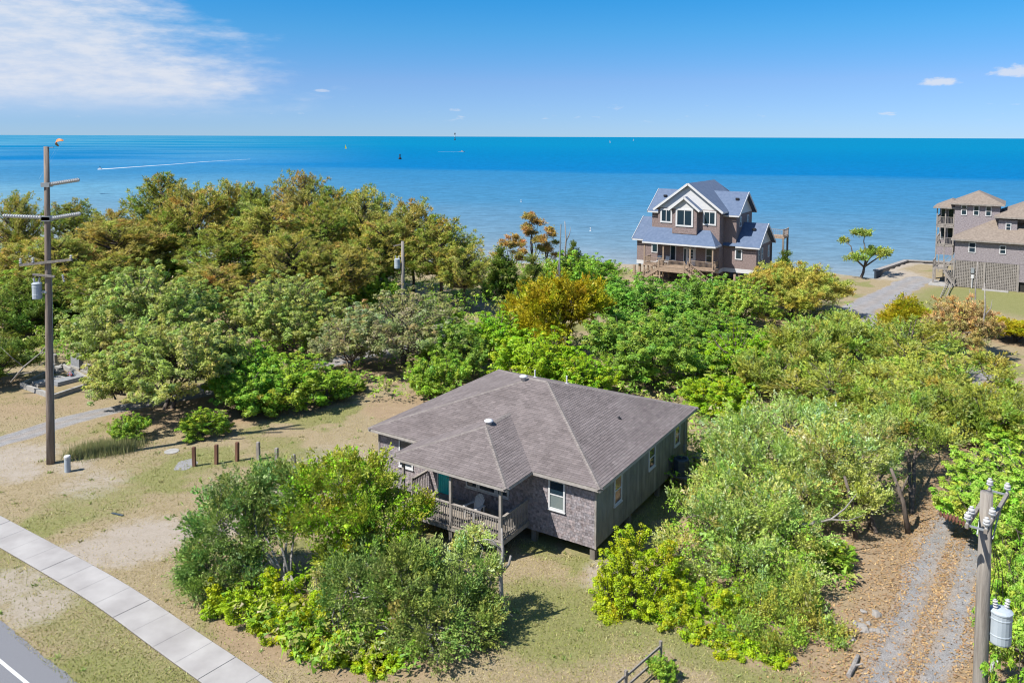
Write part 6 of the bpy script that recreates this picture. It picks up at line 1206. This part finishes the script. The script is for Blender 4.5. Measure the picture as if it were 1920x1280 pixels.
# ---- plants shaped one by one: lobes surveyed as (bearing x, bearing y, distance, half-width and half-height in bearings, depth in metres)
def shaped(name, cat, label, base, lobes, pal, leaf, cr, spc, per=60, plume=(5, 16), r0=0.16, stems=2, accent=0.15, bare=0.03, twig=0.45, n_twig=140, group=None, wind=(0, 0, 0), fork=0.4, zmin=-0.5, bark='bark', extra=None, seed=1, twig_r=0.018, sub=None):
    rng = np.random.default_rng(seed*31+7); root = empty(name, (base[0], base[1], -0.02), 0, label, cat, group); B = np.array([base[0], base[1], 0.0]); LL = []
    for l in lobes:
        px, py, d, rw, rh = l[:5]; c = np.array(aty(px, py, d))-B; k = d/FPX; LL.append((*c, rw*k, l[5] if len(l) > 5 else rw*k*0.9, rh*k))
    C, O, mu, si, paths = sprays(rng, LL, spc*(2.3 if STYLE[pal] == 'cedar' else 1.95), zmin, 6, over=(0.74, 1.25)); co, col = foliage(rng, C, O, STYLE[pal], pal, leaf, cr, per, wind=wind, accent=accent, plume=plume, bare=bare, mult=mu, sid=si); co[:, 2] = np.maximum(co[:, 2], 0.04)
    if sub:     # a second foliage mixed through the same crown (vines)
        sc, so = clumps(np.random.default_rng(seed+99), LL, spc*sub[1]); c2, l2 = foliage(rng, sc, so, 'leaf', sub[0], leaf*0.9, cr*0.8, sub[2], accent=0.2); co = np.concatenate([co, c2]); col = np.concatenate([col, l2])
    tr, br = wood(rng, LL, (0, 0, 0), paths, r0, fork, twig_r, stems, 0.3)
    if extra: extra(tr)
    tr.build('trunk', MT[bark], root, smooth=True); br.build('branches', MT[bark], root, smooth=True)['kind'] = 'stuff'; link('crown', leaf_mesh('crown', co, col, MT['needle'] if STYLE[pal] != 'leaf' else MT['leaf']), root)
    return root
G1 = 'windswept cedars in front of the cottage'; G2 = 'silvery cedars right of the cottage'
shaped('cedar_tree', 'tree', 'blue-grey windswept cedar, leftmost of the front clump', (-8.6, 32.4), [(415, 975, 34.5, 62, 62), (480, 918, 35.5, 55, 42), (550, 902, 36.2, 44, 34), (385, 1050, 33.4, 48, 42), (470, 990, 34.6, 62, 52), (540, 945, 35.2, 50, 45), (440, 930, 35, 45, 40), (385, 1095, 33.0, 38, 32), (450, 1060, 33.6, 48, 34)], 'cedar_front', 0.118, 0.37, 0.315, plume=(5, 16), r0=0.17, bark='dead_wood', group=G1, seed=1, wind=(-0.15, 0, 0))
shaped('cedar_tree', 'tree', 'olive cedar tangled with lime vines, middle of the front clump', (-6.6, 32.0), [(635, 900, 35.6, 66, 48), (688, 897, 36.0, 50, 44), (600, 965, 34.6, 72, 48), (690, 975, 34.6, 80, 52), (752, 955, 35.2, 40, 24), (655, 1045, 33.6, 58, 36), (792, 955, 35.8, 20, 10), (725, 1010, 34.2, 46, 34), (590, 915, 35.2, 45, 36)], 'cedar_vine', 0.118, 0.37, 0.325, plume=(5, 16), r0=0.18, bark='dead_wood', group=G1, seed=2, sub=('myrtle', 2.2, 26))
shaped('cedar_tree', 'tree', 'green cedar nearest the camera, right part of the front clump', (-2.9, 29.6), [(750, 1105, 31.6, 88, 56), (850, 1120, 31.2, 76, 56), (665, 1095, 31.8, 72, 44), (815, 1180, 30.0, 80, 42), (895, 1165, 30.6, 48, 40), (765, 1060, 32.2, 70, 38), (720, 1160, 30.4, 56, 40), (690, 1055, 32.6, 48, 34)], 'cedar_front', 0.115, 0.37, 0.305, plume=(5, 16), r0=0.15, bark='dead_wood', group=G1, seed=3, accent=0.05)
def dead_top(tr):
    tr.tube([(0, 0, -0.2), (0.05, 0.05, 1.2), (0.0, 0.1, 2.4), (0.1, 0.05, 3.2), (0.05, 0.1, 4.25)], [0.11, 0.10, 0.085, 0.07, 0.03], 8); tr.tube([(0.05, 0.1, 2.4), (0.35, 0.1, 2.75), (0.42, 0.1, 3.1)], [0.07, 0.06, 0.045], 7); tr.tube([(0.08, 0.05, 3.3), (-0.35, 0.1, 3.75), (-0.7, 0.1, 3.8)], [0.05, 0.03, 0.015], 6); tr.tube([(0.05, 0.05, 1.4), (0.3, -0.2, 0.9), (0.5, -0.4, 0.85)], [0.04, 0.03, 0.01], 6)
shaped('cedar_tree', 'tree', 'half-dead cedar with bare grey forked top before the porch corner', (-0.42, 31.24), [(895, 1010, 31.8, 28, 12), (872, 1045, 31.6, 32, 15), (912, 1060, 31.4, 28, 15), (856, 1025, 31.9, 18, 10)], 'cedar_grey', 0.10, 0.26, 0.30, plume=(7, 11), r0=0.06, stems=1, bark='dead_wood', extra=dead_top, group=G1, seed=4, bare=0.15)
shaped('hedge_shrub', 'shrub', 'low yellow-green shrub mound along the pavement', (-9.3, 30.3), [(425, 1125, 32.4, 48, 42), (480, 1150, 31.8, 56, 50), (545, 1185, 31.0, 58, 52), (600, 1225, 30.2, 58, 48), (660, 1255, 29.5, 56, 44), (710, 1280, 29.0, 48, 40), (520, 1110, 32.4, 50, 40), (590, 1150, 31.4, 46, 42)], 'yaupon', 0.072, 0.27, 0.27, per=60, r0=0.05, stems=3, zmin=-0.6, seed=5, accent=0.2, n_twig=80, twig=0.2, twig_r=0.01)
shaped('hedge_shrub', 'shrub', 'sparse grey-twigged shrub between the yellow-green mound and the green cedar', (-6.1, 29.6), [(640, 1180, 30.6, 46, 60), (690, 1230, 29.8, 50, 50), (600, 1105, 32, 36, 40), (730, 1260, 29.2, 40, 36)], 'thin', 0.075, 0.3, 0.34, per=34, r0=0.05, stems=4, bare=0.35, seed=6, twig=0.9, n_twig=220, twig_r=0.013, bark='dead_wood')
shaped('hedge_shrub', 'shrub', 'rounded bright green shrub at the cottage right front corner', (5.0, 32.8), [(1180, 1070, 33.6, 58, 66), (1150, 1110, 33.0, 44, 62), (1220, 1120, 32.6, 56, 60), (1190, 1030, 34.2, 46, 44), (1245, 1060, 33.8, 40, 50), (1165, 1150, 32.2, 44, 40)], 'yaupon', 0.072, 0.28, 0.28, per=62, r0=0.06, stems=3, zmin=-0.6, seed=7, accent=0.35, n_twig=60, twig=0.2)
shaped('cedar_tree', 'tree', 'silvery cedar nearest the shaded cottage wall, farther one', (12.6, 43.2), [(1372, 850, 43.5, 52, 42), (1400, 805, 45, 76, 42), (1480, 790, 46, 74, 40), (1410, 870, 42.2, 82, 48), (1345, 915, 41.5, 44, 36), (1550, 790, 47, 66, 34), (1480, 850, 43, 66, 44), (1385, 795, 46.5, 36, 28)], 'cedar_grey', 0.125, 0.40, 0.43, plume=(5, 16), r0=0.2, group=G2, seed=8, stems=3, accent=0.2)
shaped('cedar_tree', 'tree', 'silvery cedar reaching over the driveway with visible trunk', (18.6, 39.6), [(1560, 850, 41.6, 84, 48), (1620, 875, 40.8, 54, 38), (1510, 910, 40.2, 80, 48), (1600, 930, 39.6, 52, 34), (1640, 820, 43, 52, 36), (1560, 960, 38.6, 48, 36), (1680, 860, 42, 30, 24)], 'cedar_grey', 0.12, 0.38, 0.42, plume=(5, 16), r0=0.2, group=G2, seed=9, stems=2, fork=0.55)
shaped('cedar_tree', 'tree', 'large silvery cedar nearest the camera, right of the bright rounded shrub', (11.2, 35.4), [(1330, 975, 36.6, 76, 54), (1420, 965, 37.2, 82, 54), (1300, 955, 38.0, 44, 38), (1485, 1000, 36.6, 74, 48), (1390, 1050, 34.8, 80, 50), (1278, 1015, 36, 40, 42), (1480, 1075, 34.2, 56, 44), (1362, 905, 39.8, 48, 36), (1320, 1060, 34.8, 50, 44)], 'cedar_grey', 0.115, 0.38, 0.40, plume=(5, 16), r0=0.2, group=G2, seed=10, stems=3, sub=('shrub_green', 3.4, 16))
shaped('cedar_tree', 'tree', 'cedar shading the driveway where it enters the thicket', (21.6, 41.6), [(1690, 800, 46, 62, 32), (1750, 825, 45, 48, 30), (1640, 790, 48, 52, 30), (1720, 770, 49, 50, 28)], 'cedar_olive', 0.13, 0.38, 0.42, plume=(5, 16), r0=0.17, group=G2, seed=21, stems=2, fork=0.6)
shaped('hedge_shrub', 'shrub', 'grey-green shrub mass at the driveway mouth, below the silvery cedars', (11.0, 30.8), [(1500, 1150, 32.2, 66, 62), (1420, 1150, 32.4, 62, 58), (1540, 1205, 30.8, 44, 50), (1460, 1215, 30.4, 60, 46), (1380, 1190, 31.2, 52, 46)], 'cedar_olive', 0.10, 0.32, 0.36, plume=(8, 12), r0=0.08, group='scrub edging the lawn', seed=11, stems=3, zmin=-0.6, sub=('shrub_green', 2.4, 22))
shaped('hedge_shrub', 'shrub', 'low bright green scrub edging the lawn behind the rail fence', (7.2, 30.4), [(1255, 1165, 31.8, 44, 46), (1310, 1190, 31.2, 48, 42), (1370, 1230, 30.0, 46, 36), (1435, 1245, 29.6, 44, 32), (1290, 1120, 33, 50, 44), (1350, 1135, 32.6, 50, 46)], 'yaupon', 0.072, 0.28, 0.30, per=58, r0=0.05, stems=3, group='scrub edging the lawn', seed=12, zmin=-0.6, accent=0.4, sub=('shrub_green', 2.0, 24))
# the flag-shaped shore tree with separate pads
shaped('shore_tree', 'tree', 'wind-shaped tree with flat separate pads by the seawall', (50.3, 113.5), [(1622, 437, 115, 21, 5), (1583, 451, 115, 10, 5), (1642, 473, 114, 28, 7), (1604, 483, 113, 22, 6), (1664, 471, 114, 13, 5)], 'cedar_olive', 0.20, 0.30, 0.40, plume=(5, 10), r0=0.22, stems=1, fork=0.35, group=None, seed=14, zmin=-0.3)

# bare trunks
def snag(base, pts, r, label, forks=()):
    m = MB(); n = len(pts); m.tube(pts, [r*(1-0.75*i/(n-1)) for i in range(n)], 7)
    for f in forks: m.tube(f, [r*0.45, r*0.3, r*0.08][:len(f)] if len(f) == 3 else [r*0.45, r*0.1], 6)
    tag(m.build('dead_tree', MT['dead_wood'], None, smooth=True, loc=base), label, 'tree', 'bare dead trunks')
bx, by, _ = aty(1840, 690, 70); snag((bx, by, 0), [(0, 0, -0.2), (-0.1, 0, 2.5), (0.1, 0, 5), (-0.05, 0, 7.3)], 0.13, 'bare dead trunk beside the browned pine', [[(0, 0, 3), (-0.9, 0, 3.6), (-1.9, 0, 3.7)], [(0, 0, 4.2), (0.6, 0, 5), (0.7, 0, 5.8)], [(-0.05, 0, 2.2), (-1.2, -0.3, 2.9), (-2.2, -0.3, 2.9)]])
bx, by, _ = aty(1822, 700, 74); snag((bx, by, 0), [(0, 0, -0.2), (0.1, 0, 3), (0.0, 0, 6), (0.1, 0, 8.6)], 0.12, 'slim dark dead trunk in front of the raised house', [[(0.1, 0, 4), (-0.4, 0, 5.2), (-0.6, 0, 6)]])
bx, by, _ = aty(1057, 500, 112); snag((bx, by, 0), [(0, 0, -0.2), (0.1, 0, 3), (0.3, 0, 5.5), (0.1, 0, 8.2)], 0.2, 'forked bare trunk against the bay, right of the braced mast', [[(0.3, 0, 5.3), (0.8, 0, 6.4), (0.95, 0, 7.4)]])
bx, by, _ = aty(18, 640, 60.5); snag((bx, by, 0), [(0, 0, 1.0), (1.2, -0.3, 2.3), (2.6, -0.5, 3.4), (3.4, -0.5, 4.3)], 0.085, 'bleached leaning dead limbs in the dark cedar by the graves', [[(1.2, -0.3, 2.3), (0.4, -0.6, 3.2), (-0.2, -0.8, 4.0)], [(2.6, -0.5, 3.4), (3.3, -0.7, 3.6), (4.2, -0.7, 4.1)], [(0.6, 0, 1.6), (2.0, -0.6, 2.0), (3.2, -0.9, 2.9)]])
for i, (a, b, r) in enumerate((((20.31, 39.3, 0), (19.6, 40.0, 3.1), 0.15), ((17.35, 38.7, 0), (17.0, 39.5, 2.9), 0.13))):
    a = Vector(a); b = Vector(b); m = MB(); m.tube([(0, 0, -0.2), tuple((b-a)*0.5+Vector((0.15, 0, 0))), tuple(b-a)], [r, r*0.8, r*0.5], 8); m.tube([tuple((b-a)*0.55), tuple((b-a)*0.8+Vector((0.8, 0.2, 0.2)))], [r*0.5, r*0.2], 6)
    tag(m.build('tree_trunk', MT['bark'], None, smooth=True, loc=a), ('bare cedar trunk standing in shade nearest the driveway', 'bare cedar trunk in shade, left of the one by the driveway')[i], 'tree', 'shaded trunks by the driveway')
m = MB(); m.tube([(0, 0, 1.7), (0.7, -0.1, 1.9), (1.4, 0, 2.4), (2.0, 0.1, 3.1)], [0.06, 0.05, 0.035, 0.012], 7); m.tube([(0.7, -0.1, 1.9), (1.4, -0.4, 2.0), (2.2, -0.4, 2.3)], [0.04, 0.03, 0.01], 6); m.tube([(0, 0, 1.7), (-0.9, 0.4, 1.2), (-1.3, 0.6, -0.1)], [0.1, 0.11, 0.13], 7); tag(m.build('bare_branch', MT['dead_wood'], None, smooth=True, loc=(14.6, 37.0, 0)), 'bleached dead branch poking out of the silvery cedars toward the driveway', 'branch')
# rubble by the driveway
rr = random.Random(8)
st_me = []
for k in range(4):
    m = MB(); m.lathe((0, 0, -0.05), [(0.10, 0), (0.15, 0.06), (0.13, 0.14), (0.05, 0.18)], 6); me = m.mesh('stone', MT['stone']); 
    for v in me.vertices: v.co *= 1+rr.uniform(-0.25, 0.25)
    st_me.append(me)
for i in range(11):
    x, y, _ = atz(1612+rr.uniform(-22, 42), 1165+rr.uniform(-25, 35)); s = rr.uniform(0.6, 1.6); o = link('stone', st_me[i % 4], None, (x, y, 0), (0, 0, rr.uniform(0, 6)), (s, s*rr.uniform(0.7, 1.2), s*rr.uniform(0.6, 1))); tag(o, 'pale rubble stone scattered beside the driveway mouth', 'stone', 'rubble stones by the driveway')

# ---- uncountable ground cover
def undergrowth():
    rng = np.random.default_rng(77); pts = []
    def fill(n, x0, x1, y0, y1, test, top=0.8): 
        x = rng.uniform(x0, x1, n); y = rng.uniform(y0, y1, n); k = test(x, y); pts.append(np.stack([x[k], y[k], ground_z(x[k], y[k])+0.2+top*rng.random(k.sum())**2], 1))
    offp = lambda x, y: (path_dist(x, y, LDRIVE) > 2.2) & (path_dist(x, y, RDRIVE) > 3.0)
    fill(4200, -70, 6, 74, 122, lambda x, y: offp(x, y) & (fbm(x, y, 6) > 0.36), 3.6); fill(1500, -26, 26, 59, 78, lambda x, y: offp(x, y) & (fbm(x, y, 5) > 0.36) & ~((x < -12) & (y < 64)), 1.8); fill(1600, 8, 40, 53, 96, offp, 2.2); fill(700, 9, 21, 34, 52, lambda x, y: offp(x, y) & (np.hypot(x-18.5, y-38) > 4), 1.5); fill(500, -45, -30, 68, 80, offp, 2.0)
    fill(330, -12.5, -2, 28.5, 35.5, lambda x, y: (path_dist(x, y, WALK) > 2.0) & (x < -3.5), 0.7); fill(300, 24, 36, 36, 52, lambda x, y: offp(x, y) & (path_dist(x, y, RDRIVE) > 3.2), 1.5); fill(500, -10, 18, 95, 124, lambda x, y: fbm(x, y, 5) > 0.42, 1.2)
    C = np.concatenate(pts); O = np.tile(UP, (len(C), 1)); k = rng.random(len(C)); A = []; Bc = []
    for sel, pal in ((k < 0.45, 'shrub_green'), ((k >= 0.45) & (k < 0.8), 'thin'), (k >= 0.8, 'oak_green')): co, col = foliage(rng, C[sel], O[sel], 'leaf', pal, 0.19, 0.55, 20, tri=True); A.append(co); Bc.append(col)
    tag(link('undergrowth', leaf_mesh('undergrowth', np.concatenate(A), np.concatenate(Bc), MT['leaf'], 3)), 'low green and brown scrub covering the ground beneath the trees', 'undergrowth', kind='stuff')
undergrowth()
def lawn():
    rng = np.random.default_rng(5); n = 230000; y = 26+34*rng.random(n)**1.25; x = rng.uniform(-0.72, 0.45, n)*y*1.0; lit, gr, sa = zones(x, y)
    yaw = -32.3*math.pi/180; lx = (x-1.62)*math.cos(yaw)+(y-45.36)*math.sin(yaw); ly = -(x-1.62)*math.sin(yaw)+(y-45.36)*math.cos(yaw); house = (np.abs(lx) < 6.6) & (np.abs(ly) < 6.2)
    e0 = (x+21.1)*ROADN[0]+(y-31.6)*ROADN[1]
    keep = (path_dist(x, y, WALK) > 0.76+0.1*rng.random(n)) & (e0 < 0.1) & ~house & (path_dist(x, y, RDRIVE) > 1.5) & (path_dist(x, y, LDRIVE) > 1.2) & (rng.random(n) > lit*0.85) & (rng.random(n) > sa*1.0) & (rng.random(n) < 0.25+1.2*fbm(x, y, 2.3))
    x = x[keep]; y = y[keep]; gr = gr[keep]; n = len(x); h = rng.uniform(0.025, 0.07, (n, 1))*(0.8+0.5*gr[:, None]); b = np.stack([x, y, ground_z(x, y)], 1); a = rng.uniform(0, 6.283, n); s = np.stack([np.cos(a), np.sin(a), 0*a], 1)*0.022; lean = rng.normal(size=(n, 3))*0.035; lean[:, 2] = 0
    co = np.stack([b-s, b+s, b+lean+UP*h], 1).reshape(-1, 3); g = np.clip(gr[:, None]*1.0+rng.normal(size=(n, 1))*0.35, 0, 1); col = (np.array([0.42, 0.33, 0.165])*(1-g)+np.array([0.27, 0.30, 0.07])*g)*1.0; col *= rng.uniform(0.8, 1.15, (n, 1))
    # scattered weeds and coarser tufts
    m = 520; tx = rng.uniform(-0.70, 0.40, m); ty = 26+30*rng.random(m); tx = tx*ty; l2, g2, s2 = zones(tx, ty); e2 = (tx+21.1)*ROADN[0]+(ty-31.6)*ROADN[1]; lx = (tx-1.62)*math.cos(yaw)+(ty-45.36)*math.sin(yaw); ly = -(tx-1.62)*math.sin(yaw)+(ty-45.36)*math.cos(yaw)
    k2 = (path_dist(tx, ty, WALK) > 0.95) & (e2 < -0.15) & ~((np.abs(lx) < 6.7) & (np.abs(ly) < 6.3)) & (path_dist(tx, ty, RDRIVE) > 2.0) & (path_dist(tx, ty, LDRIVE) > 1.4) & (s2 < 0.6); tx = tx[k2]; ty = ty[k2]; m = len(tx); B = 16; rad = rng.uniform(0.05, 0.22, (m, 1))
    bx = tx[:, None]+rng.normal(size=(m, B))*rad*0.6; by = ty[:, None]+rng.normal(size=(m, B))*rad*0.6; bb = np.stack([bx, by, ground_z(bx, by)], -1).reshape(-1, 3); aa = rng.uniform(0, 6.283, m*B); ss = np.stack([np.cos(aa), np.sin(aa), 0*aa], 1)*0.03; ln = rng.normal(size=(m*B, 3))*0.08; ln[:, 2] = 0; hh = np.repeat(rng.uniform(0.06, 0.17, (m, 1)), B, 0).reshape(-1, 1)*rng.uniform(0.5, 1.1, (m*B, 1))
    c2 = np.stack([bb-ss, bb+ss, bb+ln+UP*hh], 1).reshape(-1, 3); q2 = np.repeat(rng.random((m, 1)), B, 0).reshape(-1, 1); cc = (np.array([0.46, 0.38, 0.20])*(1-q2)+np.array([0.22, 0.31, 0.07])*q2)*rng.uniform(0.8, 1.2, (m*B, 1)); co = np.concatenate([co, c2]); col = np.concatenate([col, cc])
    me = raw_mesh('lawn_grass', co, np.arange(len(co)).reshape(-1, 3), MT['grass'], np.repeat(col, 3, axis=0)); tag(link('lawn_grass', me), 'short dry grass of the lawn and verge', 'grass', kind='stuff')
    # tall pale grass along the oak edge
    n = 5200; t = rng.random(n); p0 = np.array(atz(150, 852)[:2]); p1 = np.array(atz(245, 838)[:2]); xy = p0+(p1-p0)*t[:, None]+rng.normal(size=(n, 2))*np.array([0.5, 0.55]); h = rng.uniform(0.25, 0.8, (n, 1)); b = np.concatenate([xy, np.zeros((n, 1))], 1); a = rng.uniform(0, 6.28, n); s = np.stack([np.cos(a), np.sin(a), 0*a], 1)*0.016; lean = rng.normal(size=(n, 3))*0.16; lean[:, 2] = 0
    co = np.stack([b-s, b+s, b+lean+UP*h], 1).reshape(-1, 3); g = rng.random((n, 1)); col = (np.array([0.42, 0.38, 0.20])*(1-g)+np.array([0.27, 0.31, 0.10])*g)*0.8
    tag(link('tall_grass', raw_mesh('tall_grass', co, np.arange(len(co)).reshape(-1, 3), MT['grass'], np.repeat(col, 3, axis=0))), 'tall pale grass beside the tall utility pole', 'grass', kind='stuff')
lawn()
def leaf_fall():
    rng = np.random.default_rng(9); n = 26000; t = rng.random(n); P = np.array(RDRIVE[1:8]); i = np.minimum((t*(len(P)-1)).astype(int), len(P)-2); f = t*(len(P)-1)-i; xy = P[i]*(1-f)[:, None]+P[i+1]*f[:, None]+rng.normal(size=(n, 2))*2.0; d = path_dist(xy[:, 0], xy[:, 1], RDRIVE); k = (d < 5) & ((np.abs(d-0.78) > 0.4) | (rng.random(n) < 0.22)); xy = xy[k]
    n = len(xy); pos = np.concatenate([xy, rng.uniform(0.02, 0.05, (n, 1))], 1); nrm = unit(UP+rng.normal(size=(n, 3))*0.35); tt = unit(np.cross(nrm, rng.normal(size=(n, 3)))); s = np.cross(nrm, tt); L = rng.uniform(0.04, 0.085, (n, 1)); co = np.stack([pos-tt*L, pos+s*L*0.45, pos+tt*L, pos-s*L*0.45], 1).reshape(-1, 3)
    g = rng.random((n, 1)); col = (np.array([0.32, 0.19, 0.11])*(1-g)+np.array([0.55, 0.38, 0.17])*g)*0.75
    tag(link('leaf_litter', leaf_mesh('leaf_litter', co, np.repeat(col, 4, axis=0), MT['litter'])), 'orange fallen leaves and straw strewn on the driveway', 'leaf litter', kind='stuff')
leaf_fall()
